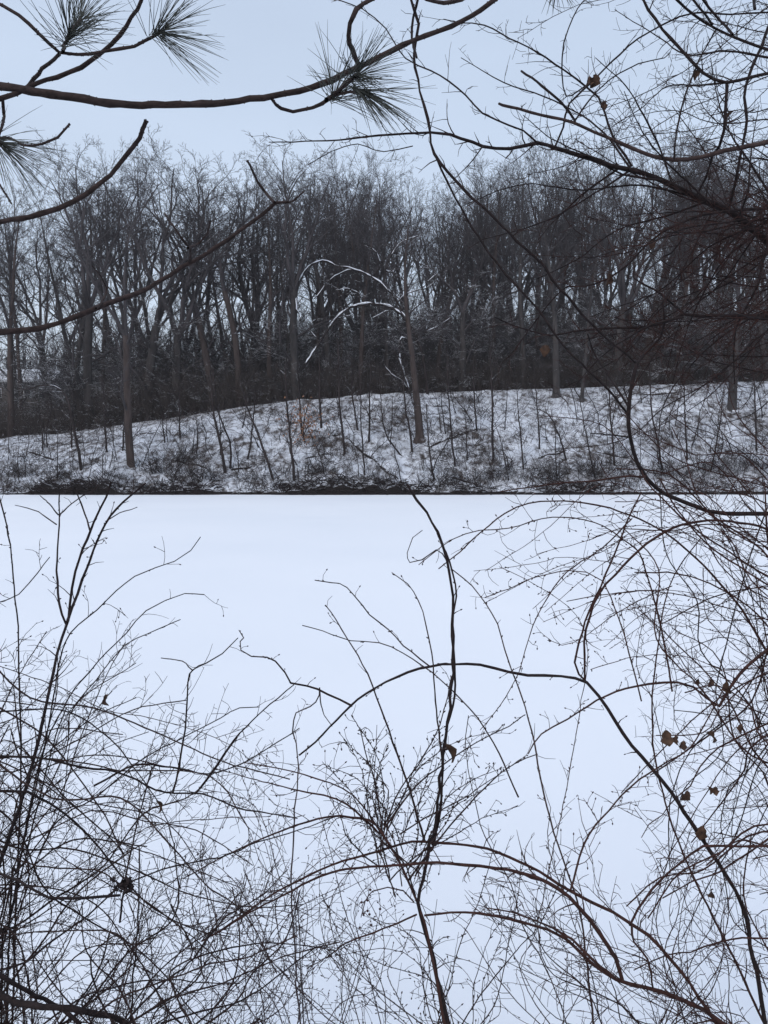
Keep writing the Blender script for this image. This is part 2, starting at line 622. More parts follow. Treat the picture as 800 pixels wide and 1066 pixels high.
def place_tree(k, loc, height, rz, label, group=None, lean=(0, 0), fat=1.0):
    pr = PROTO[k]
    if not pr[4]:
        root = pr[0]
        pr[4] = True
    else:
        root = pr[0].copy()
        C.objects.link(root)
        for ch in (pr[1], pr[2]):
            c = ch.copy()
            C.objects.link(c)
            c.parent = root
    s = height / pr[3]
    root.location = tuple(float(v) for v in loc)
    root.rotation_euler = (lean[1], lean[0], rz)
    root.scale = (s * fat, s * fat, s)
    prop(root, label, 'tree', group)
    return root


top_px = lin([-300, 0, 50, 100, 170, 215, 260, 330, 380, 440, 480, 540, 600, 700, 800, 1100],
             [185, 195, 178, 166, 166, 190, 172, 165, 168, 192, 182, 167, 160, 155, 150, 150])


def height_for(px, yy, dy=0.0):
    b_ = base_at(px, yy)
    zt = CAM_Z + (464 - (float(top_px(px)) + dy + 16)) / 900 * yy
    return b_, zt - b_[2]


R_ = random.Random(5)
# trees one can tell apart on and along the brow of the bank
named = [
    (137, 72.5, 6, 3, 0, (-0.03, 0), 0.72, 'tall grey tree standing low on the left bank, its trunk bowed just above the ice'),
    (437, 75.5, 22, 0, 1.2, (0.0, 0), 1.3, 'stout reddish-brown tree in the middle of the snowy bank, the nearest thick trunk'),
    (578, 85.5, 6, 5, 0.4, (0, 0), 1.05, 'straight grey tree rising from the snow right of centre, a brown leaf hanging before it'),
    (604, 83.5, 60, 8, 2.1, (-0.14, 0), 1.1, 'slim dark tree leaning left out of the slope beside a straight grey one'),
    (760, 81.5, 14, 1, 2.0, (0.0, 0), 1.05, 'thick brown trunk on the upper slope near the right edge of the photo'),
    (310, 89.5, 0, 7, 0.2, (0, 0), 1.15, 'broad dark tree at the brow just above the russet leaf sapling'),
    (345, 92, 4, 5, 0.9, (0, 0), 1.0, 'tall dark tree behind the snow-covered arching limb'),
    (375, 91, 4, 9, 2.2, (0, 0), 1.0, 'high-crowned tree over the top of the white arching limb'),
    (250, 90.5, 2, 6, 0.1, (0.03, 0), 1.0, 'narrow forked tree where the brow begins to rise, right of the notch in the treetops'),
    (222, 91, 0, 3, 4.2, (-0.02, 0), 1.0, 'two-stemmed tree right below the notch in the treetops'),
    (186, 92, 0, 4, 1.9, (0, 0), 0.95, 'spreading many-limbed tree left of the notch in the treetops'),
    (152, 91.5, 2, 1, 3.3, (0, 0), 1.0, 'big round-crowned tree just right of the bowed grey trunk'),
    (96, 91, 6, 7, 0.5, (0.02, 0), 1.0, 'dark forked tree rising from the left thicket, left of the bowed grey trunk'),
    (75, 93, 14, 2, 0.7, (0, 0), 1.0, 'slender straight tree between the far house and the left dark forked tree'),
    (14, 89.5, 10, 0, 2.7, (-0.05, 0), 0.95, 'leaning dark tree at the left edge of the photo in front of the far house'),
    (480, 89.5, 2, 1, 5.0, (0, 0), 1.0, 'heavy multi-limbed tree on the brow right of the stout middle trunk'),
    (512, 93, 0, 9, 1.0, (0, 0), 1.0, 'full-crowned tree behind the brow between the stout middle trunk and the leaning one'),
    (545, 90.5, 2, 5, 3.0, (0, 0), 1.0, 'upright pale grey tree on the brow, left of the hanging brown leaf'),
    (640, 90, 2, 4, 2.0, (0, 0), 1.0, 'wide oak-like tree on the brow right of the gap where snow shows through'),
    (668, 92, 0, 3, 1.0, (0, 0), 1.0, 'twin-leadered tree behind the Y-shaped fork of the near climbing vine'),
    (702, 89.5, 0, 0, 4.0, (0.02, 0), 1.0, 'dark straight tree on the brow below the heavy near bough'),
    (728, 91.5, 4, 7, 5.5, (0, 0), 1.0, 'forked tree just left of the thick brown trunk near the right edge'),
    (795, 89.5, 2, 5, 1.3, (0, 0), 1.05, 'last tall tree at the right edge of the photo on the brow'),
    (404, 92.5, 12, 8, 0.3, (0, 0), 1.0, 'thin pole-like tree behind the brow just left of the stout middle trunk'),
    (455, 94, 4, 6, 2.9, (0, 0), 1.0, 'small-crowned tree in the dip of the treetops right of centre'),
    (282, 91.5, 8, 9, 4.1, (0, 0), 0.95, 'bushy-crowned tree left of the broad dark one above the russet leaves'),
]
for px, yy, dy, k, rz, lean, fat, lab in named:
    b_, h = height_for(px, yy, dy)
    place_tree(k, b_, h, rz, lab, 'trees along the brow of the far bank', lean, fat * (1.3 if px < 290 else 1.12))

# the wood behind them, individual trees in ragged rows
zones = [(-190, 20, 'bare tree crowded in behind the house at the left edge'),
         (20, 120, 'bare tree of the second rank left of the bowed grey trunk'),
         (120, 180, 'bare tree of the second rank behind the bowed grey trunk'),
         (180, 245, 'bare tree of the second rank under the notch in the treetops'),
         (245, 320, 'bare tree massed behind the brow above the russet leaf sapling'),
         (320, 380, 'bare tree massed behind the white arching limb'),
         (380, 440, 'bare tree massed behind the brow just left of the stout middle trunk'),
         (440, 520, 'bare tree massed behind the brow just right of the stout middle trunk'),
         (520, 600, 'bare tree massed behind the straight grey tree right of centre'),
         (600, 680, 'bare tree massed behind the fork of the near climbing vine'),
         (680, 760, 'bare tree massed behind the near level branch at the right'),
         (760, 990, 'bare tree massed behind the thick trunk at the right edge')]


def zone_of(px):
    for z0, z1, lab in zones:
        if z0 <= px < z1:
            return lab
    return zones[-1][2]


for rank, (yy0, yy1, gap) in enumerate(((95, 102, 24), (103, 116, 19), (118, 150, 15))):
    px = -190.0
    while px < 990:
        den = 1.75 if px < 235 else 0.92
        if px < -20 or px > 820:
            den = 2.4
        px += gap * R_.uniform(0.6, 1.4) * den
        if 56 < px < 76 and rank < 2:
            continue
        yy = R_.uniform(yy0, yy1)
        b_, h = height_for(px, yy, R_.uniform(0, 22))
        h = min(h, 33)
        lab = zone_of(px) + (', nearer rank', ', middle rank', ', farthest rank')[rank]
        place_tree(R_.randrange(10), b_, h, R_.uniform(0, 6.28), lab, lab, (R_.gauss(0, 0.04), 0), R_.uniform(0.75, 1.0))

# small understory trees under the tall crowns, just past the brow
for i in range(52):
    px = -60 + 920 * (i + R_.random()) / 52
    yy = R_.uniform(89.5, 97)
    b_, h = height_for(px, yy, 0)
    lab = 'small understory ' + zone_of(px)[5:]
    place_tree(R_.choice([10, 11, 12]), b_, R_.uniform(6, 13.5), R_.uniform(0, 6.28), lab, lab, (R_.gauss(0, 0.12), 0), R_.uniform(1.0, 1.3))

# understory: tangled brush that nobody could count, past the brow and deeper in the wood
def thicket(name, n, x0, x1, y0, y1, h0, h1, rad, mat, seed, xw=None):
    r = np.random.default_rng(seed)
    S = Strands()
    for _ in range(n):
        yy = y0 + (y1 - y0) * r.random() ** 1.3
        px = r.uniform(x0, x1)
        x = (px - 400) / 900 * yy
        h = r.uniform(h0, h1)
        if xw is not None:
            h *= float(xw(px))
        p = np.array([x, yy, float(ground_z(x, yy)) - 0.05])
        d = unit(np.array([r.normal(0, 0.35), r.normal(0, 0.35), 1.0]))
        P = [p]
        for i in range(3):
            d = unit(d + r.normal(0, 0.22, 3))
            P.append(P[-1] + d * h / 3)
        S.add(P, rad * r.uniform(0.6, 1.4) * np.array([1, 0.8, 0.55, 0.2]), 3)
        for j in range(3):
            k = 1 + j % 2
            dd = turn(unit(P[k + 1] - P[k]), r.uniform(0.5, 1.1), r.uniform(0, 6.28))
            q = P[k] + (P[k + 1] - P[k]) * r.random()
            e1 = q + dd * h * 0.22
            e2 = e1 + unit(dd + r.normal(0, 0.3, 3)) * h * 0.18
            S.add([q, e1, e2], rad * 0.6 * np.array([1, 0.7, 0.3]), 3)
    return prop(S.build(name, mat), kind='stuff')


thicket('undergrowth', 13000, -150, 960, 89.0, 104, 1.4, 5.2, 0.026, M['brush'], 3, lin([0, 60, 110, 200, 300, 800], [0.85, 0.85, 1.4, 1.3, 1.0, 0.9]))
thicket('deep_underbrush', 19000, -200, 1000, 103, 175, 3.5, 15.0, 0.055, M['deep_bark'], 4, lin([-200, 62, 95, 1000], [0.42, 0.42, 1.0, 1.0]))

# far-off wood that reads as one mass
r = np.random.default_rng(77)
S = Strands()
for _ in range(2600):
    yy = r.uniform(165, 290)
    px = r.uniform(-250, 1050)
    x = (px - 400) / 900 * yy
    h = r.uniform(17, 25)
    p = np.array([x, yy, float(ground_z(x, yy)) - 0.2])
    top = p + np.array([r.normal(0, 0.8), r.normal(0, 0.8), h])
    t = np.linspace(0, 1, 7)[:, None]
    P = p * (1 - t) + top * t + np.vstack([np.zeros(3), r.normal(0, 0.15, (6, 3))])
    S.add(P, r.uniform(0.14, 0.3) * (1 - 0.85 * t[:, 0]), 4)
    for j in range(26):
        tt = r.uniform(0.25, 0.97)
        q = p * (1 - tt) + top * tt
        d = turn(np.array([0, 0, 1.0]), r.uniform(0.4, 1.0), r.uniform(0, 6.28))
        L = h * 0.26 * (1.1 - tt) * r.uniform(0.6, 1.3)
        e1 = q + d * L * 0.5
        e2 = e1 + unit(d + np.array([0, 0, 0.4]) + r.normal(0, 0.2, 3)) * L * 0.5
        S.add([q, e1, e2], [0.07, 0.045, 0.02], 3)
        for jj in range(3):
            f = r.random()
            q2 = e1 * (1 - f) + e2 * f
            S.add([q2, q2 + unit(d + r.normal(0, 0.6, 3) + np.array([0, 0, 0.3])) * L * 0.4], [0.035, 0.015], 3)
prop(S.build('distant_wood', M['deep_bark']), kind='stuff')

# far house behind the left thicket
def box(V, F, x0, x1, y0, y1, z0, z1):
    n = len(V)
    V += [(x0, y0, z0), (x1, y0, z0), (x1, y1, z0), (x0, y1, z0), (x0, y0, z1), (x1, y0, z1), (x1, y1, z1), (x0, y1, z1)]
    F += [(n, n + 3, n + 2, n + 1), (n + 4, n + 5, n + 6, n + 7), (n, n + 1, n + 5, n + 4), (n + 1, n + 2, n + 6, n + 5), (n + 2, n + 3, n + 7, n + 6), (n + 3, n, n + 4, n + 7)]


hb = base_at(24, 118) + np.array([0, 0, 1.1])
house = empty('house', hb)
prop(house, 'low house with a snow-covered roof, half hidden behind the trees at the left edge', 'house')
V, F = [], []
box(V, F, -4.2, 4.2, 0, 6, -1.8, 8.0)
n = len(V)
mesh_np('wall', V, F, M['house_wall'], house, False)
V = [(-4.7, -0.5, 7.9), (4.7, -0.5, 7.9), (4.7, 3, 9.6), (-4.7, 3, 9.6), (4.7, 6.5, 7.9), (-4.7, 6.5, 7.9),
     (-4.7, -0.5, 8.15), (4.7, -0.5, 8.15), (4.7, 3, 9.9), (-4.7, 3, 9.9), (4.7, 6.5, 8.15), (-4.7, 6.5, 8.15)]
F = [(0, 3, 2, 1), (3, 5, 4, 2), (6, 7, 8, 9), (9, 8, 10, 11), (0, 1, 7, 6), (5, 11, 10, 4), (1, 2, 8, 7), (2, 4, 10, 8), (0, 6, 9, 3), (3, 9, 11, 5)]
roof = mesh_np('roof', V, F, M['roof_snow'], house, False)
V, F = [], []
box(V, F, 1.2, 1.9, 3.6, 4.3, 9.0, 10.6)
mesh_np('chimney', V, F, M['house_wall'], roof, False)
for wx in (-3.0, -1.0, 1.0, 3.0):
    V, F = [], []
    box(V, F, wx - 0.5, wx + 0.5, -0.06, 0.04, 5.8, 7.1)
    fr = mesh_np('window', V, F, M['roof_snow'], house, False)
    V, F = [], []
    box(V, F, wx - 0.42, wx + 0.42, -0.09, 0.0, 5.88, 7.02)
    mesh_np('pane', V, F, M['glass'], fr, False)

# ------------------------------------------------------------------ the snowy bank: saplings, logs, brushwood
def pxline(name, pts, d0, d1, w0, w1, mat, label, cat, group=None, root_ground=True, step=0.35, twigs=0, seed=0, tmat=None, sides=6):
    """a stem traced at its own distance on the bank, standing on the ground"""
    n = len(pts)
    P = [at(x, y, d0 + (d1 - d0) * i / (n - 1)) for i, (x, y) in enumerate(pts)]
    if root_ground:
        P[0] = P[0].copy()
        P[0][2] = float(ground_z(P[0][0], P[0][1])) - 0.15
    P = spline(P, step)
    r = np.random.default_rng(seed + 1000)
    P[1:-1] += r.normal(0, 0.02, P[1:-1].shape)
    t = np.linspace(0, 1, len(P))
    R = (w0 + (w1 - w0) * t) * 0.5 / F_PX * d0
    root = empty(name, P[0])
    prop(root, label, cat, group)
    S = Strands()
    S.add(P, R, sides)
    S.build('trunk', mat, root)
    if twigs:
        T = Strands()
        for j in range(twigs):
            tt = r.uniform(0.25, 1)
            k = min(int(tt * (len(P) - 1)), len(P) - 2)
            dd = turn(unit(P[k + 1] - P[k]), r.uniform(0.5, 1.1), r.uniform(0, 6.28))
            L = r.uniform(0.6, 2.0)
            q = [P[k]]
            for i in range(3):
                dd = unit(dd + r.normal(0, 0.2, 3) + np.array([0, 0, 0.08]))
                q.append(q[-1] + dd * L / 3)
            T.add(q, max(R[k] * 0.35, 0.014) * np.array([1, 0.8, 0.6, 0.3]), 3)
            for m_ in range(3):
                q2 = q[1 + m_ % 2] + (q[2] - q[1]) * r.random()
                dd2 = turn(dd, r.uniform(0.5, 1), r.uniform(0, 6.28))
                T.add([q2, q2 + dd2 * L * 0.3], [0.011, 0.006], 3)
        T.build('twig_sprays', tmat or mat, root)
    return root


def bank_depth(px, ypx):
    """how far away the bank surface is at that photo pixel"""
    best = 88.0
    for yy in np.arange(67.3, 88.0, 0.15):
        x = (px - 400) / 900 * yy
        row = 464 - (float(ground_z(x, yy)) - CAM_Z) / yy * 900
        if row <= ypx:
            best = yy
            break
    return best


sap = [  # base x, y (photo), then the stem's points going up, width
    ((285, 500), [(278, 478), (268, 450), (258, 425), (250, 395)], 3.2, 'dark sapling leaning left, its foot at the ice edge left of the russet leaves'),
    ((235, 492), [(231, 470), (226, 445), (222, 425), (219, 385)], 3.6, 'thicker dark sapling, first of the leaning pair left of the russet leaves'),
    ((240, 488), [(240, 462), (230, 436), (224, 410), (222, 380)], 2.6, 'thinner sapling crossing the thicker one left of the russet leaves'),
    ((307, 500), [(304, 470), (301, 440), (299, 422), (297, 380)], 3.4, 'straight dark sapling reaching the ice just left of the russet leaves'),
    ((315, 455), [(313, 432), (312, 412), (310, 380)], 2.4, 'short dark sapling on the brow directly over the russet leaves'),
    ((335, 448), [(334, 430), (333, 415), (333, 370)], 2.6, 'upright sapling just right of the russet leaves'),
    ((359, 474), [(357, 450), (354, 425), (353, 400), (352, 350)], 3.0, 'straight black sapling on mid-slope right of the russet leaves'),
    ((373, 450), [(370, 430), (367, 412), (366, 370)], 2.2, 'thin crooked sapling near the brow below the arching limb'),
    ((380, 495), [(378, 465), (376, 440), (376, 415), (374, 370)], 1.8, 'very thin upright sapling in the middle of the bank'),
    ((384, 462), [(385, 440), (385, 415), (387, 375)], 2.4, 'black sapling beside the very thin one in the middle of the bank'),
    ((430, 472), [(427, 450), (423, 430), (421, 412), (418, 370)], 2.8, 'black pole leaning against the left of the stout middle trunk'),
    ((420, 476), [(408, 462), (400, 445), (397, 420), (395, 380)], 2.2, 'curved sapling sweeping up left of the black pole'),
    ((453, 500), [(449, 480), (446, 455), (444, 420)], 2.4, 'slim stem curving up at the right foot of the stout middle trunk'),
    ((474, 486), [(471, 460), (469, 435), (467, 410), (465, 360)], 2.4, 'reddish sapling crossing the fallen log right of the middle trunk'),
    ((497, 450), [(495, 430), (494, 412), (493, 370)], 2.0, 'black stem standing at the upper end of the fallen log'),
    ((514, 482), [(513, 455), (513, 425), (512, 400), (510, 350)], 2.8, 'reddish-brown pole right of the fallen log'),
    ((487, 480), [(486, 460), (485, 436)], 1.6, 'short leafless stem below the fallen log'),
    ((530, 500), [(524, 470), (516, 440)], 1.6, 'wispy stem low on the bank right of the fallen log'),
    ((545, 490), [(543, 460), (540, 430), (538, 400)], 1.8, 'thin stem between the reddish pole and the straight grey tree'),
    ((562, 470), [(561, 445), (559, 420), (556, 380)], 1.8, 'thin stem just left of the straight grey tree'),
    ((590, 480), [(583, 455), (572, 432), (556, 424)], 2.2, 'bent-over stem under the straight grey tree'),
    ((620, 498), [(614, 470), (608, 440), (603, 410)], 1.8, 'thin stem leaning left below the leaning dark tree'),
    ((640, 485), [(638, 455), (635, 425), (634, 380)], 2.4, 'upright stem left of the climbing vine fork'),
    ((690, 490), [(685, 460), (679, 430), (676, 380)], 2.6, 'sapling behind the curve of the near climbing vine'),
    ((716, 480), [(714, 450), (713, 410), (712, 370)], 2.2, 'stem between the climbing vine and the thick brown trunk'),
    ((740, 492), [(746, 462), (751, 432), (754, 400)], 2.0, 'stem leaning right towards the thick brown trunk'),
    ((788, 470), [(787, 440), (786, 410), (785, 360)], 2.4, 'stem at the right edge just past the thick brown trunk'),
    ((85, 490), [(82, 470), (78, 450), (73, 425), (66, 408), (50, 401), (24, 406)], 3.4, 'pale sapling arching over to the left at the foot of the left bank'),
    ((75, 468), [(74, 445), (73, 420)], 2.2, 'short dark stump-like stem beside the arching pale sapling'),
    ((45, 470), [(44, 450), (42, 430)], 2.0, 'short stem near the left edge of the bank'),
    ((112, 472), [(110, 452), (109, 430), (107, 395)], 2.2, 'thin stem between the arching sapling and the bowed grey trunk'),
    ((128, 470), [(129, 450), (130, 430), (131, 395)], 2.0, 'thin stem touching the left side of the bowed grey trunk'),
    ((172, 462), [(170, 445), (169, 425)], 1.8, 'short thin stem right of the bowed grey trunk'),
    ((188, 458), [(187, 440), (187, 420), (186, 390)], 2.0, 'thin upright stem halfway between the bowed trunk and the leaning pair'),
    ((205, 475), [(206, 452), (204, 430)], 1.7, 'short wisp of a stem left of the leaning pair'),
    ((258, 480), [(262, 455), (264, 435), (266, 400)], 2.0, 'thin stem leaning right, beside the sapling that leans left'),
]
for i, ((bx, by), pts, w, lab) in enumerate(sap):
    dpt = bank_depth(bx, by)
    pxline('sapling', [(bx, by)] + pts, dpt, dpt + R_.uniform(-0.5, 1.0), w, max(w * 0.35, 0.6), M['sap_bark'], lab, 'sapling', 'saplings on the snowy bank',
           twigs=22 if len(pts) > 2 else 12, seed=i)

marks = [(0, 80, 'left of the arching pale sapling'), (80, 140, 'beside the bowed grey trunk'), (140, 215, 'right of the bowed grey trunk'),
         (215, 300, 'around the leaning pair of saplings'), (300, 360, 'near the russet leaves'), (360, 430, 'left of the stout middle trunk'),
         (430, 510, 'right of the stout middle trunk'), (510, 575, 'left of the straight grey tree'), (575, 650, 'right of the straight grey tree'),
         (650, 730, 'behind the climbing vine'), (730, 801, 'below the thick brown trunk at the right')]
rq = random.Random(44)
for i in range(74):
    bx = 4 + 792 * (i + rq.random()) / 74
    by = rq.uniform(float(crest_px(bx)) + 12, 503)
    dpt = bank_depth(bx, by)
    hh = rq.uniform(22, 75)
    lean_ = rq.gauss(-4, 14)
    lab = 'hair-thin leafless stem on the snowy bank ' + next(m[2] for m in marks if m[0] <= bx < m[1])
    pts = [(bx, by), (bx + lean_ * 0.25 + rq.gauss(0, 1.5), by - hh * 0.35), (bx + lean_ * 0.65 + rq.gauss(0, 2), by - hh * 0.7), (bx + lean_, by - hh)]
    pxline('sapling', pts, dpt, dpt + rq.uniform(-0.6, 0.6), rq.uniform(0.8, 1.5), 0.4, M['sap_bark'], lab, 'sapling', lab, twigs=8, seed=300 + i, sides=4)

logs = [((447, 468), (497, 448), 3.4, 'straight dark fallen log slanting up to the right beside the stout middle trunk'),
        ((442, 425), (468, 426), 2.6, 'short dark log lying level just below the brow right of the middle trunk'),
        ((443, 433), (470, 432), 2.0, 'second, thinner log lying level under the short dark one'),
        ((318, 479), (345, 474), 2.4, 'dark log lying under the russet leaf sapling'),
        ((335, 458), (352, 455), 2.2, 'short black log right of the russet leaf sapling'),
        ((362, 458), (420, 505), 2.4, 'long thin fallen stem slanting down to the right towards the ice, mid-bank'),
        ((215, 488), (180, 480), 2.4, 'dark fallen stem low on the bank right of the bowed grey trunk'),
        ((240, 490), (262, 487), 2.6, 'black log at the foot of the leaning pair of saplings'),
        ((656, 413), (730, 411), 3.0, 'long dark log lying along the brow behind the climbing vine fork'),
        ((560, 478), (590, 470), 2.4, 'dark log on the slope under the straight grey tree'),
        ((620, 472), (655, 478), 2.2, 'dark log low on the slope left of the climbing vine'),
        ((500, 507), (470, 498), 2.6, 'dark log near the ice below the fallen slanting log'),
        ((28, 470), (58, 480), 2.2, 'snow-flecked fallen stem near the left edge of the bank')]
for i, (a, b2, w, lab) in enumerate(logs):
    da, db = bank_depth(*a), bank_depth(*b2)
    pa, pb = at(a[0], a[1], da), at(b2[0], b2[1], db)
    n = 9
    t = np.linspace(0, 1, n)[:, None]
    P = pa * (1 - t) + pb * t
    P[:, 2] = np.maximum(P[:, 2], np.array([float(ground_z(p[0], p[1])) for p in P]) + w * 0.03) * 0.6 + (P[:, 2]) * 0.4
    S = Strands()
    rr = np.random.default_rng(i + 50)
    R = np.full(n, w * 0.5 / 900 * da) * rr.uniform(0.85, 1.1, n)
    R[0] *= 0.5
    R[-1] *= 0.35
    S.add(P, R, 7)
    root = S.build('fallen_log', M['sap_bark'])
    prop(root, lab, 'log', 'fallen logs on the snowy bank')
    T = Strands()
    for j in range(5):
        q = P[rr.integers(1, n - 1)]
        dd = unit(np.array([rr.normal(0, 0.5), rr.normal(0, 0.3), 0.8]))
        T.add([q, q + dd * 0.5, q + dd * rr.uniform(0.7, 1.4) + np.array([0.15, 0, 0])], [0.025, 0.018, 0.008], 3)
    T.build('broken_branch', M['sap_bark'], root, off=np.zeros(3))

# the sapling that kept its russet leaves
dpt = bank_depth(318, 462)
rs = pxline('leafy_sapling', [(318, 464), (316, 448), (318, 432), (322, 420)], dpt, dpt, 2.0, 0.7, M['sap_bark'],
            'small sapling still holding russet dead leaves on the snowy bank, left of centre', 'sapling', twigs=26, seed=99)
r = np.random.default_rng(8)
V, F = [], []
for _ in range(300):
    cx, cy = r.normal(0, 0.95), r.normal(0, 0.95)
    c = at(318, 441, dpt - 1.2) + np.array([cx * 0.9, r.normal(0, 0.5), cy * 0.9]) - np.array(rs.location)
    u, v = r.normal(0, 1, 3), r.normal(0, 1, 3)
    u, v = unit(u) * 0.09, unit(v) * 0.12
    k = len(V)
    V += [c - u, c - v, c + u + (v * 0.3), c + v]
    F += [(k, k + 1, k + 2, k + 3)]
mesh_np('dead_leaves', V, F, M['leaf_far'], rs, False)

# snow-laden limbs of a bent tree by the brow
bt = empty('bent_tree', base_at(446, 87.5))
prop(bt, 'bent leafless tree with white snow on its arching limbs, by the stout middle trunk', 'tree')
limbs = [
    ([(446, 424), (444, 395), (438, 362), (425, 335), (410, 322), (395, 317), (378, 317), (362, 322), (347, 336), (334, 355), (325, 368), (318, 380)], 3.6, 2.0, 0.42),
    ([(425, 335), (412, 312), (400, 298), (388, 289), (371, 281), (348, 276)], 2.4, 1.2, 0.35),
    ([(371, 281), (358, 283), (344, 291), (334, 303), (327, 311)], 1.6, 0.9, 0.1),
    ([(358, 283), (341, 272), (325, 275), (314, 288), (309, 302), (309, 318), (313, 334)], 1.8, 1.0, 0.1),
    ([(410, 322), (418, 310), (428, 304), (444, 300), (455, 292)], 1.6, 0.8, 0.2),
    ([(400, 298), (402, 282), (408, 266), (419, 252), (436, 245)], 1.6, 0.8, 0.45),
    ([(410, 322), (398, 326), (388, 331)], 1.4, 0.8, 0.2),
    ([(438, 362), (428, 356), (418, 352), (416, 370), (422, 392), (428, 410)], 2.0, 1.4, 0.2),
    ([(347, 336), (352, 332), (368, 327)], 1.2, 0.6, 0.2),
    ([(402, 282), (410, 283), (414, 276)], 1.8, 1.0, 0.0),
    ([(428, 410), (418, 396), (408, 390), (400, 380)], 1.6, 0.8, 0.1),
    ([(428, 410), (422, 396), (418, 376), (410, 364)], 1.6, 0.8, 0.1),
    ([(436, 355), (444, 345), (456, 340), (470, 330)], 1.3, 0.7, 0.1),
    ([(330, 352), (324, 345), (326, 335), (336, 327)], 1.0, 0.6, 0.0),
    ([(378, 317), (374, 306), (362, 300), (350, 302)], 1.0, 0.6, 0.0),
    ([(388, 289), (396, 276), (392, 262), (380, 256)], 1.1, 0.6, 0.2),
    ([(440, 300), (452, 287), (466, 282)], 1.0, 0.6, 0.0),
]
rb = np.random.default_rng(31)
for pts, w0, w1, s0 in limbs:
    P = spline([at(x, y, 87.2 - 1.2 * i / len(pts)) for i, (x, y) in enumerate(pts)], 0.4)
    P[1:-1] += rb.normal(0, 0.03, P[1:-1].shape)
    t = np.linspace(0, 1, len(P))
    R = (w0 * (1 - t) + w1 * t) * 0.5 / 900 * 87
    S = Strands()
    S.add(P, R, 6)
    for j in range(16):
        k = rb.integers(1, len(P) - 1)
        dd = turn(unit(P[k] - P[k - 1]), rb.uniform(0.5, 1.1), rb.uniform(0, 6.28))
        L = rb.uniform(0.5, 2.2)
        S.add([P[k], P[k] + dd * L * 0.5, P[k] + dd * L + rb.normal(0, 0.15, 3)], [0.03, 0.02, 0.009], 3)
    lb = S.build('limb', M['sap_bark'], bt)
    k0 = int(s0 * len(P))
    Q_ = P[k0:] + np.array([0, 0, 1]) * R[k0:, None] * 0.9
    S = Strands()
    a_ = 0
    while a_ < len(Q_) - 1:
        b_2 = min(len(Q_), a_ + int(rb.integers(2, 8)))
        if b_2 - a_ >= 2:
            rad = R[k0 + a_:k0 + b_2] * rb.uniform(0.7, 1.3, b_2 - a_)
            rad[0] *= 0.4
            rad[-1] *= 0.4
            S.add(Q_[a_:b_2], rad, 6)
        a_ = b_2 - (0 if rb.random() < 0.45 else 1)
    S.build('snow', M['snow_cap'], lb)

# brushwood, dead stalks and small snags lying all over the bank
r = np.random.default_rng(123)
S = Strands()
Lk = Strands()
for i in range(34000):
    yy = 67.2 + 21.0 * r.random() ** 1.25
    px = r.uniform(-120, 920)
    if r.random() > 0.10 + 1.5 * max(0.0, 0.15 + float(vnoise(px / 38, yy / 2.6, 31))) * (1.5 - (yy - 67) / 21):
        continue
    x = (px - 400) / 900 * yy
    z = float(ground_z(x, yy))
    flat = r.random() < 0.6
    L = r.uniform(0.3, 1.5) if flat else r.uniform(0.3, 1.3)
    d = unit(np.array([r.normal(0, 1), r.normal(0, 0.6), r.normal(0.25, 0.3) if flat else r.uniform(0.8, 2.5)]))
    p = np.array([x, yy, z + 0.02])
    m1 = p + d * L * 0.5
    d2 = unit(d + r.normal(0, 0.25, 3))
    w = r.choice([0.012, 0.018, 0.028], p=[0.5, 0.35, 0.15])
    S.add([p, m1, m1 + d2 * L * 0.5], [w, w * 0.8, w * 0.4], 3)
prop(S.build('fallen_brushwood', M['sap_bark']), kind='stuff')
# bushes standing low on the bank
def bush(px, ypx, h, n, seed, lab):
    yy = bank_depth(px, ypx)
    b_ = base_at(px, yy)
    root = empty('bush', b_)
    prop(root, lab, 'bush', 'leafless bushes along the far shore')
    r = np.random.default_rng(seed)
    S = Strands()
    for i in range(n):
        q = b_ + np.array([r.normal(0, 0.45 * h), r.normal(0, 0.3), -0.1])
        q[2] = float(ground_z(q[0], q[1])) - 0.05
        d = unit(np.array([r.normal(0, 0.8), r.normal(0, 0.5), 1.0]))
        L = h * r.uniform(0.5, 1.2)
        P = [q]
        for k in range(4):
            d = unit(d + r.normal(0, 0.2, 3) + np.array([0, 0, -0.10]))
            P.append(P[-1] + d * L / 4)
        w = r.uniform(0.010, 0.022)
        S.add(P, w * np.array([1, 0.9, 0.7, 0.5, 0.3]), 3)
        for j in range(4):
            k = r.integers(1, 4)
            dd = turn(unit(P[k + 1] - P[k]), r.uniform(0.5, 1.0), r.uniform(0, 6.28))
            S.add([P[k], P[k] + dd * L * 0.18, P[k] + unit(dd + r.normal(0, 0.3, 3)) * L * 0.36], [w * 0.6, w * 0.5, w * 0.25], 3)
    S.build('branches', M['near_bark'] if seed % 2 else M['sap_bark'], root)


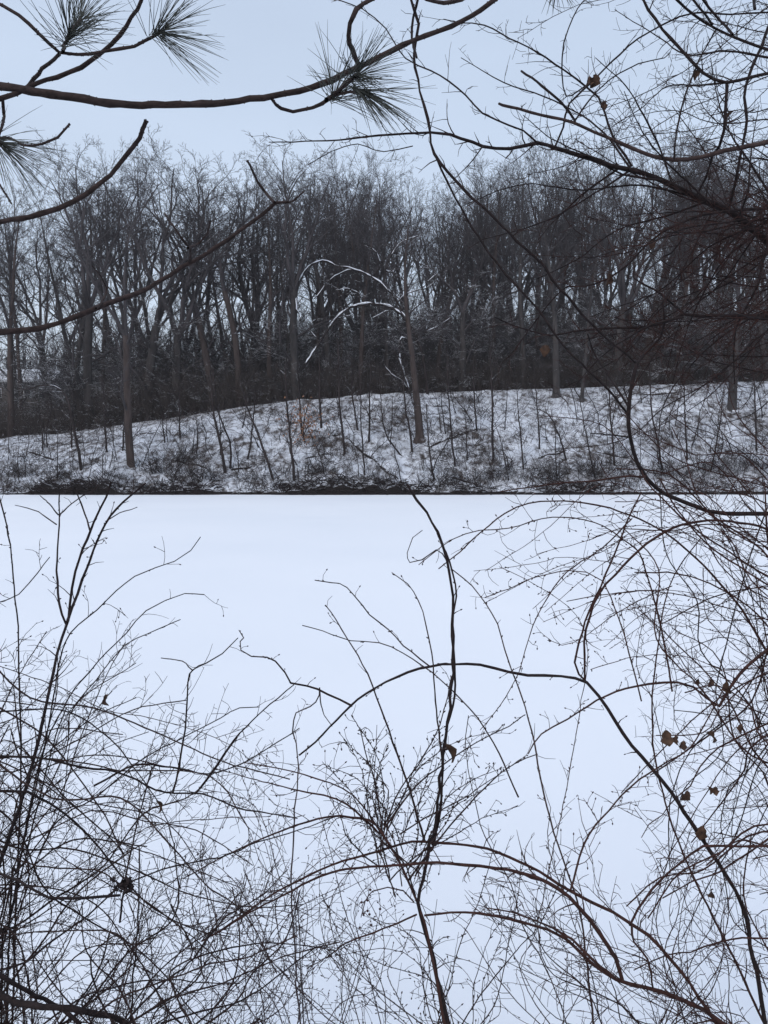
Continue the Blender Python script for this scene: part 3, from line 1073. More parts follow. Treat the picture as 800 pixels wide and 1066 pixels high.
for i, (px, ypx, h, n, lab) in enumerate((
        (22, 496, 2.0, 60, 'dark low bush at the ice edge by the left side of the photo'),
        (62, 498, 1.6, 50, 'low bush at the ice edge below the arching pale sapling'),
        (118, 497, 1.5, 50, 'bush at the ice edge just left of the bowed grey trunk'),
        (165, 492, 2.4, 80, 'wide brown bush right of the bowed grey trunk'),
        (196, 480, 2.6, 80, 'tall brown bush between the bowed trunk and the leaning pair of saplings'),
        (212, 499, 2.2, 80, 'black bush overhanging the ice left of the leaning pair of saplings'),
        (262, 500, 1.6, 50, 'small bush at the ice under the sapling that leans left'),
        (330, 492, 1.6, 45, 'sparse bush below the russet leaf sapling'),
        (392, 500, 1.8, 60, 'dark bush at the ice below the long thin fallen stem'),
        (470, 502, 1.6, 55, 'dark bush at the ice right of the stout middle trunk'),
        (520, 498, 2.0, 60, 'brown bush low on the bank below the reddish-brown pole'),
        (575, 500, 1.8, 60, 'dark bush at the ice below the straight grey tree'),
        (625, 496, 2.2, 70, 'bush at the ice behind the low curve of the climbing vine'),
        (690, 494, 2.4, 80, 'thick bush behind the near bramble canes at the right shore'),
        (748, 492, 2.4, 80, 'thick bush below the thick brown trunk near the right edge'),
        (792, 488, 2.4, 70, 'bush at the far right end of the visible shore'))):
    bush(px, ypx, h, n, 200 + i, lab)

# dark roots, soil clods and dead leaves hanging over the edge of the ice
S = Strands()
for i in range(8500):
    x = r.uniform(-52, 52)
    if r.random() > float(cut_mask(x)) * 0.95 + 0.08 or r.random() > 0.2 + 1.6 * (0.5 + float(vnoise(x / 4.0, 1.7, 41))):
        continue
    y0 = float(shore_y(x)) + 1.6 * r.random() ** 1.6 - 0.05
    z = max(float(ground_z(x, y0)), 0.03)
    d = unit(np.array([r.normal(0, 1.2), r.uniform(-0.6, 0.3), r.normal(0.1, 0.45)]))
    L = r.uniform(0.25, 1.0)
    p = np.array([x, y0, z + 0.03])
    e1 = p + d * L * 0.5
    e2 = e1 + unit(d + np.array([0, -0.1, -0.5])) * L * 0.5
    e1[2], e2[2] = max(e1[2], 0.05), max(e2[2], 0.05)
    w = r.uniform(0.012, 0.05)
    S.add([p, e1, e2], [w, w * 0.9, w * 0.3], 4)
prop(S.build('shore_roots', M['near_bark']), kind='stuff')

#@@NEAR@@
# ------------------------------------------------------------------ near things: pine, leaning tree, shrubs, brambles, vines
def side_shoots(S, P, R, n, L, level, r, ang=(0.55, 1.05), rmin=0.0008, up=0.05, t0=0.08, t1=1.0, curl=0.14, dens=0.05, ratio=0.5, bud=False):
    """crooked side twigs with their own smaller twigs"""
    m_ = len(P)
    az = r.uniform(0, 6.28)
    for i in range(n):
        tt = t0 + (t1 - t0) * (i + r.uniform(0, 1)) / max(n, 1)
        k = min(int(tt * (m_ - 1)), m_ - 2)
        f = tt * (m_ - 1) - k
        q = P[k] * (1 - f) + P[k + 1] * f
        dr = unit(P[k + 1] - P[k])
        az += math.pi * r.choice([1, 1, 0.6]) + r.normal(0, 0.5)
        d = turn(dr, r.uniform(*ang), az)
        Li = L * r.uniform(0.35, 1.25) * (1 - 0.35 * tt)
        segs = max(2, min(9, int(Li / 0.022)))
        cv = r.normal(0, curl * 1.35, 3) + np.array([0, 0, up])
        pts = [q]
        zz = 1
        for s_i in range(segs):
            zz = -zz
            d = unit(d + cv * 7.0 / (segs + 2) + zz * 0.13 * r.uniform(0.4, 1.3) * np.cross(d, dr) + r.normal(0, 0.05, 3))
            pts.append(pts[-1] + d * Li / segs)
        pts = np.array(pts)
        r0 = min(max(R[k] * ratio, rmin * 1.25), 0.0030)
        rr_ = np.linspace(r0, rmin * 0.75, segs + 1)
        S.add(pts, rr_, 3)
        if level > 0:
            side_shoots(S, pts, rr_, int(r.poisson(Li / dens * 0.8)), Li * 0.5, level - 1, r, ang, rmin, up, 0.15, 1.0, curl * 1.3, dens * 0.8, 0.7, bud)
        elif bud:
            S.add([pts[-1], pts[-1] + d * 0.003, pts[-1] + d * 0.007], [0.0012, 0.0022, 0.0006], 4)


def buds(S, P, R, r, gap=0.035, size=1.0):
    m_ = len(P)
    Ls = np.linalg.norm(np.diff(P, axis=0), axis=1)
    tot = Ls.sum()
    for i in range(int(tot / gap)):
        tt = r.uniform(0.1, 1)
        k = min(int(tt * (m_ - 1)), m_ - 2)
        q = P[k] + (P[k + 1] - P[k]) * r.random()
        d = turn(unit(P[k + 1] - P[k]), r.uniform(0.4, 0.9), r.uniform(0, 6.28))
        a = r.uniform(0.004, 0.012) * size
        S.add([q, q + d * a * 0.6, q + d * a], [0.0011, 0.0019 * size, 0.0005], 4)


def leaf_mesh(name, size, mat, parent, loc, r, off):
    """a curled dead leaf hanging on its stalk"""
    n, V = 7, []
    axd = unit(np.array([r.normal(0, 0.35), r.normal(0, 0.35), -1.0]))
    side = unit(np.cross(axd, unit(r.normal(0, 1, 3))))
    nor = np.cross(axd, side)
    for i in range(n):
        t = i / (n - 1)
        w = size * 0.42 * math.sin(math.pi * min(1, t * 0.92 + 0.06)) ** 0.8 * (1 + 0.22 * math.sin(i * 2.4))
        c = loc + axd * (size * (0.12 + t)) + nor * size * 0.22 * math.sin(t * 2.6)
        cup = size * 0.20 * math.sin(t * 3 + 0.5)
        V += [c - side * w + nor * cup, c - side * w * 0.5 + nor * cup * 0.25, c, c + side * w * 0.55 + nor * cup * 0.4, c + side * w * 0.8 + nor * cup * 1.5]
    Q = []
    for i in range(n - 1):
        for j in range(4):
            a = i * 5 + j
            Q.append((a, a + 1, a + 6, a + 5))
    V = np.array(V) - off
    # thickness: a second skin just behind the first
    k = len(V)
    V2 = V + nor * 0.0005
    Q2 = [(a + k, d_ + k, c_ + k, b_ + k) for a, b_, c_, d_ in Q]
    S = Strands()
    S.add([loc - off, loc - off + axd * size * 0.14], [0.0009, 0.0007], 4)
    SV, SF = S.arrays()
    return mesh_np(name, np.vstack([V, V2, SV]), np.vstack([np.array(Q), np.array(Q2), SF + 2 * k]), mat, parent, True)


class Near:
    """one plant: an Empty at its foot, canes as parts, the fine twigs of each cane below it"""

    def __init__(s, name, foot, label, cat, seed, group=None):
        s.foot = np.array(foot, float)
        s.root = prop(empty(name, foot), label, cat, group)
        s.r = np.random.default_rng(seed)

    def cane(s, part, pts, d0, d1, w0, w1, mat, tw=0, tl=0.2, lv=1, root=None, tmat=None, step=None, wig=0.0025, bud=0.0, sides=6, rmin=0.0008,
             blunt=False, twname='twig_sprays', ang=(0.55, 1.05), up=0.05, dens=0.05, tip=None, pw=1.0, t0=0.08, knob=0.06, dwig=0.10, label=None, curl=0.15):
        n = len(pts)
        ph = s.r.uniform(0, 6.28)
        P = []
        for i, (x, y) in enumerate(pts):
            t = i / max(n - 1, 1)
            P.append(at(x, y, (d0 + (d1 - d0) * t) * (1 + dwig * 0.3 * math.sin(ph + t * 5))))
        extra = 0
        if root is not None:
            lead = P[0] + unit(P[0] - P[1]) * 0.14
            P = [np.array(q, float) for q in root] + [lead] + P
        dm = 0.5 * (d0 + d1)
        P = spline(P, step or 0.0125 * dm)
        P[1:-1] += s.r.normal(0, wig * 0.35, P[1:-1].shape)
        seg = np.concatenate([[0], np.cumsum(np.linalg.norm(np.diff(P, axis=0), axis=1))])
        t = seg / seg[-1]
        R = (w0 + (w1 - w0) * t ** pw) * 0.5 / F_PX * (d0 + (d1 - d0) * t)
        R = R * (1.06 if mat is M['pine_bark'] else 1.12) * (1 + s.r.normal(0, knob, len(R)))
        if blunt:
            dr = unit(P[-1] - P[-2])
            P = np.vstack([P, P[-1] + dr * R[-1] * 0.5, P[-1] + dr * R[-1] * 0.6])
            R = np.concatenate([R, [R[-1] * 0.7, 0.0002]])
        S = Strands()
        S.add(P, R, sides)
        if mat is M['pine_bark']:
            # the little pegs that dropped needles leave on pine bark
            for i in range(int(seg[-1] / 0.006)):
                k = s.r.integers(0, len(P) - 1)
                q = P[k] + (P[k + 1] - P[k]) * s.r.random()
                dr = unit(P[k + 1] - P[k])
                d = turn(dr, s.r.uniform(0.8, 1.4), s.r.uniform(0, 6.28))
                S.add([q, q + d * (R[k] + 0.0002), q + d * (R[k] + s.r.uniform(0.0006, 0.0022)) + dr * 0.001], [0.0022, 0.0018, 0.0005], 4)
        o_ = S.build(part, mat, s.root, off=s.foot)
        if label:
            o_['label'] = label
        if tw or bud:
            T = Strands()
            # twigs sprout where they can be seen, not along the hidden foot
            inside = 0 if root is None else len(root)
            if tw:
                first = t0 if root is None else max(t0, float(t[min(len(t) - 1, int(len(t) * 0.0))]) + 0.25)
                side_shoots(T, P, R, tw, tl, lv, s.r, ang=ang, rmin=rmin, up=up, t0=first, dens=dens, bud=bud > 0, curl=curl)
            if bud:
                buds(T, P, R, s.r, bud)
            T.build(twname, tmat or mat, o_, off=s.foot)
        return o_, P

    def leaf(s, x, y, d, px, mat=None):
        leaf_mesh('dead_leaf', px / F_PX * d, mat or M['leaf'], s.root, at(x, y, d), s.r, s.foot)


def gpt(x, y):
    return np.array([x, y, float(ground_z(x, y)) - 0.05])


def fill(pl, part, n, starts, ends, d, w, mat, tw, tl, bulge=(-30, 30), tmat=None, lv=1, root=True, bud=0.0, dens=0.05, up=0.05, jit=9, ang=(0.55, 1.05), curl=0.16):
    """more canes of the same plant fanning out between the traced ones"""
    for i in range(n):
        sx, sy = pl.r.uniform(*starts[0]), pl.r.uniform(*starts[1])
        ex, ey = ends(pl.r)
        dx, dy = ex - sx, ey - sy
        ln = math.hypot(dx, dy)
        bl = pl.r.uniform(*bulge)
        k = max(4, int(ln / 55))
        pts = []
        for j in range(k + 1):
            t = j / k
            s_ = math.sin(math.pi * t ** 1.2)
            jt = jit * (1 if 0 < j < k else 0)
            pts.append((sx + dx * t - dy / ln * bl * s_ + pl.r.normal(0, jt), sy + dy * t + dx / ln * bl * s_ + pl.r.normal(0, jt)))
        da = pl.r.uniform(*d)
        ww = pl.r.uniform(*w)
        pl.cane(part, pts, da, da + pl.r.uniform(-0.3, 0.3), ww, max(0.5, ww * 0.3), mat, tw=int(tw * 1.0 * ln / 300), tl=tl * 1.2, lv=lv, tmat=tmat, root=[pl.foot] if root else None, bud=bud, dens=dens, up=up, ang=ang, curl=curl)


# ---- pine at the left: its trunk stands just outside the picture
def needle_tuft(pl, parent, tip, axis_, r, n=95, L=0.13, spread=1.25, shoot=0.05):
    S = Strands()
    L = L * 1.3
    for i in range(int(n * 0.55)):
        f = r.random() ** 0.7
        q = tip - axis_ * shoot * (1 - f)
        a = spread * 1.1 * (1 - 0.6 * f) * r.uniform(0.35, 1.1)
        d = turn(axis_, a, r.uniform(0, 6.28))
        Ln = L * r.uniform(0.6, 1.1)
        P = [q]
        g_ = np.array([0, 0, -0.07]) + r.normal(0, 0.05, 3)
        for k in range(4):
            d = unit(d + g_)
            P.append(P[-1] + d * Ln / 4)
        S.add(P, np.array([1, 1.1, 1, 0.85, 0.35]) * 0.00078, 3)
        if r.random() < 0.6:
            d = unit(np.array(P[-1]) - q + r.normal(0, 0.012, 3))
            S.add([q, q + d * Ln * 0.5, q + d * Ln + r.normal(0, 0.004, 3)], [0.0008, 0.0009, 0.0003], 3)
    o_ = S.build('needles', M['needle'], parent, off=pl.foot)
    return o_


pine = Near('pine_tree', gpt(-2.1, 2.4), 'pine tree at the left whose dark boughs with long needle tufts cross the sky', 'tree', 1)
S = Strands()
tp = np.array([[-2.1, 2.4, float(pine.foot[2]) - 0.3], [-2.1, 2.42, 3.0], [-2.07, 2.4, 5.0], [-2.05, 2.43, 8.5], [-2.0, 2.4, 12.0]])
tp = spline(tp, 0.3)
S.add(tp, np.linspace(0.17, 0.07, len(tp)), 12)
S.build('trunk', M['pine_bark'], pine.root, off=pine.foot)


def ptr(z, dx=0.12):
    return [(-2.1 + dx * 0.2, 2.4, z - 0.15), (-2.0 + dx, 2.4, z)]


kw = dict(wig=0.003, sides=8, knob=0.08)
main_bough, Pm = pine.cane('branch', [(-60, 84), (0, 90), (33, 95), (75, 101), (115, 108), (160, 109), (210, 108), (260, 104), (300, 97), (335, 88), (370, 72), (400, 57), (430, 42), (470, 28), (500, 10), (525, -8), (560, -40)],
                           2.3, 2.2, 13, 4.5, M['pine_bark'], root=ptr(5.0), pw=0.8, label='long level bough crossing the whole sky', **kw)
pine.cane('branch', [(-20, 108), (0, 103), (18, 97), (38, 87), (60, 80), (85, 70), (105, 55), (125, 37), (138, 18), (148, 0), (153, -25)], 2.3, 2.1, 5.5, 3.6, M['pine_bark'], **kw)
b3, P3 = pine.cane('branch', [(26, 94), (45, 72), (62, 56)], 2.3, 2.2, 4.2, 3.5, M['pine_bark'], **kw)
b4, P4 = pine.cane('branch', [(-40, -25), (-10, 0), (2, 5), (20, 15), (40, 34), (52, 46), (62, 55), (80, 57), (110, 53), (140, 48), (160, 38), (170, 32)], 2.2, 2.1, 5, 3, M['pine_bark'],
                   root=ptr(5.35), **kw)
needle_tuft(pine, b4, P4[-1], unit(P4[-1] - P4[-4] + np.array([0.03, 0, -0.005])), pine.r, 110, 0.135, 1.25)
for (bx, by, tx, ty, nn, LL) in ((66, 54, 73, 36, 110, 0.135), (72, 40, 84, 20, 60, 0.12)):
    b5, P5 = pine.cane('shoot', [(bx, by), ((bx + tx) / 2 - 1, (by + ty) / 2), (tx, ty)], 2.17, 2.12, 3.2, 4.0, M['pine_bark'], **kw)
    needle_tuft(pine, b5, P5[-1], unit(P5[-1] - P5[0]), pine.r, nn, LL, 1.15, 0.045)
b6, P6 = pine.cane('branch', [(283, 103), (288, 109), (293, 113), (305, 116), (325, 113), (342, 104), (350, 97), (362, 86), (372, 78)], 2.22, 2.1, 3.2, 4.5, M['pine_bark'], **kw)
needle_tuft(pine, b6, P6[-1], unit(P6[-1] - P6[-6]), pine.r, 110, 0.125, 1.2, 0.05)
b7, P7 = pine.cane('shoot', [(340, 104), (345, 100), (349, 97)], 2.15, 2.12, 4.5, 5.0, M['pine_bark'], **kw)
needle_tuft(pine, b7, P7[-1], unit(np.array([0.25, 0.1, 0.7])), pine.r, 90, 0.135, 1.5, 0.03)
b8, P8 = pine.cane('shoot', [(352, 98), (365, 96), (380, 95)], 2.1, 2.05, 3.0, 3.0, M['pine_bark'], **kw)
needle_tuft(pine, b8, P8[-1], unit(np.array([1.0, 0.0, -0.35])), pine.r, 80, 0.12, 1.0, 0.05)
pine.cane('branch', [(373, 66), (367, 52), (363, 38), (364, 24), (372, 10), (390, -3), (410, -16), (440, -40)], 2.2, 2.0, 5, 4, M['pine_bark'], **kw)
pine.cane('branch', [(400, -40), (425, -14), (445, -1), (470, 2), (490, -6), (520, -30)], 2.25, 2.2, 4, 4, M['pine_bark'], **kw)
b9, P9 = pine.cane('branch', [(-50, 138), (-10, 142), (10, 144), (25, 151), (45, 150), (60, 143), (72, 130)], 2.4, 2.2, 4, 2.2, M['pine_bark'], root=ptr(4.75), blunt=True, **kw)
b10, P10 = pine.cane('shoot', [(-14, 144), (-6, 146), (3, 150)], 2.36, 2.34, 4, 5, M['pine_bark'], **kw)
needle_tuft(pine, b10, P10[-1], unit(np.array([0.8, 0.0, -0.35])), pine.r, 110, 0.14, 1.25, 0.05)
pine.cane('branch', [(3, 103), (5, 118), (2, 132), (-3, 146)], 2.32, 2.34, 3, 2.6, M['pine_bark'], **kw)
b11, P11 = pine.cane('shoot', [(560, -40), (572, -26), (580, -14)], 2.2, 2.2, 4, 4, M['pine_bark'], **kw)
needle_tuft(pine, b11, P11[-1], unit(np.array([0.2, 0.0, -1.0])), pine.r, 44, 0.07, 1.2, 0.04)
pine.cane('dead_branch', [(-60, 243), (0, 231), (30, 226), (60, 217), (90, 202), (115, 182), (130, 165), (145, 143), (152, 127)], 2.5, 2.2, 8.5, 4.6, M['pine_bark'], root=ptr(4.45), blunt=True,
          label='bare dead stub of a branch curving up to a blunt end', **kw)
pine.cane('dead_branch', [(-60, 352), (0, 346), (25, 344), (60, 337), (90, 325), (120, 313), (145, 305), (165, 293), (190, 278), (225, 258), (250, 240), (275, 222), (287, 211)], 2.8, 3.0, 7.5, 3.6, M['pine_bark'],
          root=ptr(4.05), label='lowest dead branch slanting up across the far trees', **kw)
pine.cane('dead_twig', [(286, 211), (275, 198), (265, 182), (258, 168)], 3.0, 2.95, 3.4, 2.0, M['pine_bark'], blunt=True, **kw)
pine.cane('dead_twig', [(286, 211), (300, 211), (310, 206), (317, 199)], 3.0, 3.05, 3.0, 1.6, M['pine_bark'], **kw)
pine.cane('dead_twig', [(198, 272), (198, 260), (190, 249), (180, 235), (172, 222)], 2.93, 2.9, 3.0, 1.4, M['pine_bark'], **kw)
pine.cane('dead_twig', [(196, 258), (208, 253), (216, 244), (219, 230)], 2.93, 2.95, 2.6, 1.4, M['pine_bark'], **kw)
pine.cane('dead_twig', [(100, 321), (108, 311), (112, 300), (106, 288), (96, 277)], 2.86, 2.85, 2.6, 1.0, M['pine_bark'], **kw)
pine.cane('dead_twig', [(0, 192), (6, 201), (12, 212)], 2.45, 2.45, 2.0, 1.5, M['pine_bark'], root=None, **kw)

# ---- leafless tree leaning in from the right, trunk just outside the picture
rt = Near('leaning_tree', gpt(2.35, 3.3), 'leafless tree leaning in from the right, its dark boughs and twigs filling the upper sky', 'tree', 2)
S = Strands()
tp = spline(np.array([[2.35, 3.3, float(rt.foot[2]) - 0.3], [2.33, 3.3, 2.5], [2.22, 3.35, 4.2], [2.3, 3.4, 6.0], [2.2, 3.3, 9.5]]), 0.3)
S.add(tp, np.linspace(0.13, 0.05, len(tp)), 12)
S.build('trunk', M['near_bark'], rt.root, off=rt.foot)


def rtr(z):
    return [(2.27, 3.33, z - 0.1), (2.05, 3.3, z + 0.02)]


NB, TD, TR = M['near_bark'], M['twig_dark'], M['twig_red']
tkw = dict(tmat=TD, lv=1)
rt.cane('branch', [(860, 318), (830, 285), (800, 252), (780, 236), (760, 220), (736, 210), (712, 199), (692, 189), (672, 181), (645, 175), (614, 165), (581, 155), (560, 149), (530, 155), (503, 152), (469, 140), (449, 138), (395, 141), (354, 146), (318, 147), (280, 148)],
        3.3, 2.9, 14, 0.9, NB, tw=58, tl=0.17, root=[(2.25, 3.33, 4.2)], pw=0.62, sides=8, label='heavy dark bough slanting down to the right edge', **tkw)
rt.cane('branch', [(850, 138), (800, 148), (780, 152), (753, 157), (729, 164), (702, 166), (675, 161), (641, 147), (597, 128), (564, 120), (530, 111), (520, 108)],
        3.1, 2.7, 6.5, 2.8, M['brown_bark'], root=rtr(5.2), blunt=True, tw=7, tl=0.12, label='paler brown limb ending in a blunt tip', **tkw)
rt.cane('branch', [(599, 126), (584, 106), (564, 89), (543, 74)], 2.8, 2.75, 2.4, 2.2, NB, blunt=True)
rt.cane('branch', [(868, 60), (830, 70), (800, 76), (780, 81), (756, 86), (732, 76), (719, 62), (699, 40), (682, 20), (670, 0), (662, -20)], 3.0, 2.9, 4.2, 2.6, NB, root=rtr(5.6), tw=18, tl=0.16, **tkw)
rt.cane('branch', [(870, 76), (830, 62), (800, 52), (773, 42), (746, 30), (722, 15), (705, 0), (690, -18)], 2.9, 2.8, 3.8, 2.4, NB, root=rtr(5.75), tw=16, tl=0.15, **tkw)
rt.cane('branch', [(763, 36), (746, 17), (732, 0), (722, -16)], 2.85, 2.8, 2.6, 2.2, NB, tw=6, tl=0.1, **tkw)
rt.cane('branch', [(742, 25), (733, 13), (722, 0), (714, -14)], 2.85, 2.8, 2.4, 2.0, NB, tw=5, tl=0.1, **tkw)
rt.cane('branch', [(840, -40), (815, 0), (800, 29), (793, 47), (780, 78), (775, 101), (778, 125), (773, 152), (766, 189), (760, 214)], 2.95, 3.1, 3.6, 2.4, NB, root=[(2.2, 3.33, 6.2)], tw=20, tl=0.16, **tkw)
rt.cane('branch', [(757, 86), (756, 115), (754, 135), (749, 152), (742, 162), (735, 185), (725, 204)], 2.95, 3.05, 3.2, 2.0, NB, tw=14, tl=0.15, **tkw)
rt.cane('branch', [(658, 173), (638, 142), (630, 118), (623, 101), (611, 91), (587, 73), (550, 49), (530, 40), (505, 26), (480, 24), (462, 20)], 3.1, 2.8, 2.4, 0.9, NB, tw=26, tl=0.15, **tkw)
rt.cane('branch', [(560, 149), (545, 136), (530, 130), (503, 118), (476, 91), (449, 74), (422, 61), (402, 30), (378, 10), (354, 0), (335, -12)], 3.0, 2.8, 1.8, 0.9, NB, tw=18, tl=0.13, **tkw)
rt.cane('branch', [(702, 166), (705, 135), (714, 98), (726, 68), (736, 47), (746, 30)], 2.85, 2.9, 1.8, 1.4, NB, tw=12, tl=0.13, **tkw)
rt.cane('branch', [(578, 153), (586, 132), (593, 108), (614, 88), (645, 57), (665, 40), (692, 25), (722, 13), (750, 15), (800, 13), (830, 12)], 3.0, 2.8, 1.9, 1.5, NB, tw=26, tl=0.15, **tkw)
rt.cane('branch', [(600, 124), (612, 106), (628, 89), (645, 76), (665, 66), (692, 60), (700, 50)], 2.8, 2.75, 1.9, 0.8, NB, tw=14, tl=0.12, **tkw)
rt.cane('branch', [(865, 329), (830, 329), (800, 329), (766, 329), (732, 329), (712, 327), (702, 332), (675, 340), (631, 342), (598, 345), (574, 349), (550, 344), (530, 337), (515, 330)],
        3.3, 3.1, 6, 1.2, NB, root=[(2.28, 3.33, 4.05)], tw=26, tl=0.17, tmat=TR, lv=1, label='dark level branch crossing the far trees at the right')
rt.cane('branch', [(713, 327), (699, 315), (680, 300), (660, 290), (662, 276)], 3.25, 3.15, 2.4, 1.2, NB, tw=8, tl=0.12, tmat=TR)
rt.cane('branch', [(865, 214), (830, 216), (800, 217), (766, 219), (732, 224), (709, 232), (689, 242), (672, 256), (655, 274), (631, 291), (608, 298), (591, 298), (567, 322), (550, 345), (530, 372)],
        3.2, 2.9, 4.6, 1.1, NB, root=[(2.25, 3.33, 4.6)], tw=34, tl=0.18, tmat=TR)
rt.cane('branch', [(800, 252), (797, 262), (793, 278), (790, 295), (780, 315), (770, 332), (766, 345), (764, 370), (765, 400)], 3.25, 3.3, 2.4, 1.2, NB, tw=14, tl=0.16, tmat=TR)
rt.cane('branch', [(712, 232), (709, 251), (699, 264), (689, 268)], 3.1, 3.0, 2.0, 1.2, NB, tw=5, tl=0.12, tmat=TR)
rt.cane('branch', [(616, 85), (590, 100), (585, 60), (592, 30), (602, 8), (616, -8)], 3.0, 2.9, 1.4, 1.0, NB, tw=10, tl=0.12, **tkw)
rt.cane('branch', [(786, -14), (785, -4), (786, 9)], 2.6, 2.6, 3.4, 3.0, NB, blunt=True)
rt.cane('branch', [(503, 152), (493, 166), (480, 180), (470, 190)], 2.95, 2.9, 1.3, 0.7, NB, tw=6, tl=0.1, **tkw)
rt.cane('branch', [(430, 152), (400, 158), (372, 150), (345, 158), (320, 172)], 2.9, 2.8, 1.1, 0.7, NB, tw=9, tl=0.1, **tkw)
for (sx, sy, ex, ey, bl, n_, mm) in ((690, 188, 545, 120, -14, 12, TD), (720, 204, 480, 215, 20, 16, TR), (700, 192, 620, 60, 14, 12, TD), (740, 212, 650, 95, -10, 12, TD), (760, 220, 700, 110, 8, 12, TD),
                                     (655, 178, 560, 250, 10, 10, TD), (780, 236, 615, 330, -16, 16, TR), (735, 210, 560, 290, 12, 14, TR), (745, 214, 640, 380, -10, 14, TR), (790, 242, 700, 400, 18, 14, TR),
                                     (840, 290, 660, 250, -22, 16, TR), (840, 240, 690, 160, 14, 14, TD), (845, 190, 720, 90, -14, 14, TD), (840, 120, 740, 120, 10, 12, TD), (840, 350, 690, 440, 16, 14, TR),
                                     (800, 60, 640, 10, -14, 12, TD), (760, 86, 640, 130, 12, 12, TD), (850, 180, 640, 225, -14, 16, TR), (850, 260, 610, 270, 18, 16, TR), (845, 400, 640, 330, -10, 14, TR),
                                     (845, 310, 720, 360, 12, 12, TR), (800, 200, 740, 60, -12, 12, TD), (712, 330, 600, 400, 12, 10, TR), (770, 225, 790, 110, 9, 10, TD), (660, 180, 480, 60, 18, 14, TD), (645, 175, 500, 250, -14, 12, TR)):
    dx, dy = ex - sx, ey - sy
    ln = math.hypot(dx, dy)
    mx = [(sx + dx * t + -dy / ln * bl * math.sin(math.pi * t) + rt.r.normal(0, 3.5) * (0 < t < 1), sy + dy * t + dx / ln * bl * math.sin(math.pi * t) + rt.r.normal(0, 3.5) * (0 < t < 1)) for t in (0, 0.25, 0.5, 0.75, 1)]
    dd = 3.1 + rt.r.uniform(-0.2, 0.5)
    rt.cane('branch', mx, dd, dd + rt.r.uniform(-0.35, 0.35), 2.2, 0.7, NB, tw=n_ + 4, tl=0.16, tmat=mm, root=[(2.22, 3.33, 4.0 + (300 - sy) / 900 * 3.1)] if sx > 800 else None)
fill(rt, 'branch', 38, ((815, 900), (150, 430)), lambda r: (r.uniform(570, 800), r.uniform(130, 480)), (2.8, 3.8), (1.2, 2.4), NB, 34, 0.17, (-45, 45), tmat=TR, root=False, curl=0.2, jit=6)
fill(rt, 'branch', 10, ((815, 870), (-20, 200)), lambda r: (r.uniform(500, 780), r.uniform(15, 215)), (2.7, 3.5), (0.9, 1.6), NB, 30, 0.14, (-40, 40), tmat=TD, root=False, curl=0.2, jit=7)
for x, y, px_ in ((614, 78, 12), (622, 76, 14), (733, 72, 12), (765, 114, 13), (628, 104, 9), (634, 283, 14), (683, 250, 9), (568, 358, 13)):
    rt.leaf(x, y, 2.95, px_)

# ---- vines
cv_ = Near('climbing_vine', gpt(2.0, 2.9), 'dark vine curving up from the right edge, forking into long shoots across the sky', 'vine', 3)
cv_.cane('stem', [(850, 560), (830, 538), (800, 535), (746, 534), (719, 525), (692, 514), (675, 500), (664, 482), (656, 455), (654, 430), (658, 403), (663, 379)], 3.0, 2.9, 5.5, 3.6, NB, root=[cv_.foot], tw=12, tl=0.14, tmat=TR, sides=8)
cv_.cane('shoot', [(663, 379), (641, 360), (614, 335), (584, 301), (557, 268), (530, 242), (510, 222), (482, 197), (459, 170), (449, 150), (446, 125), (438, 95), (433, 70), (432, 45), (436, 25), (429, 0), (426, -30)],
         2.9, 2.6, 2.2, 3.0, NB, tw=22, tl=0.10, tmat=TD, knob=0.14, wig=0.005)
cv_.cane('shoot', [(653, 430), (635, 407), (614, 387), (587, 360), (560, 322), (535, 295), (512, 267), (492, 237), (475, 207), (460, 177), (449, 151)], 2.9, 2.65, 2.2, 2.0, NB, tw=12, tl=0.08, tmat=TD)
cv_.cane('shoot', [(655, 424), (643, 405), (631, 387), (618, 366), (612, 348)], 2.9, 2.85, 2.2, 1.3, NB, tw=4, tl=0.08, tmat=TD)
cv_.cane('shoot', [(663, 379), (672, 367), (688, 350), (692, 335), (690, 315), (700, 300)], 2.9, 3.0, 3.0, 1.6, NB, tw=8, tl=0.12, tmat=TR)
cv_.cane('shoot', [(434, 60), (429, 40), (430, 18), (437, -6), (440, -30)], 2.62, 2.58, 2.4, 2.4, NB, tw=4, tl=0.06, tmat=TD)
cv_.cane('shoot', [(655, 420), (649, 404), (660, 395), (652, 412)], 2.9, 2.9, 1.4, 1.0, NB)
cv_.cane('shoot', [(654, 455), (640, 453), (616, 451)], 2.9, 2.85, 1.8, 0.9, NB, tw=5, tl=0.08, tmat=TD)
cv_.cane('shoot', [(672, 496), (650, 496), (620, 500), (585, 503), (560, 506), (520, 512)], 2.9, 2.7, 2.2, 0.9, M['cane_red'], tw=12, tl=0.12, tmat=TR)

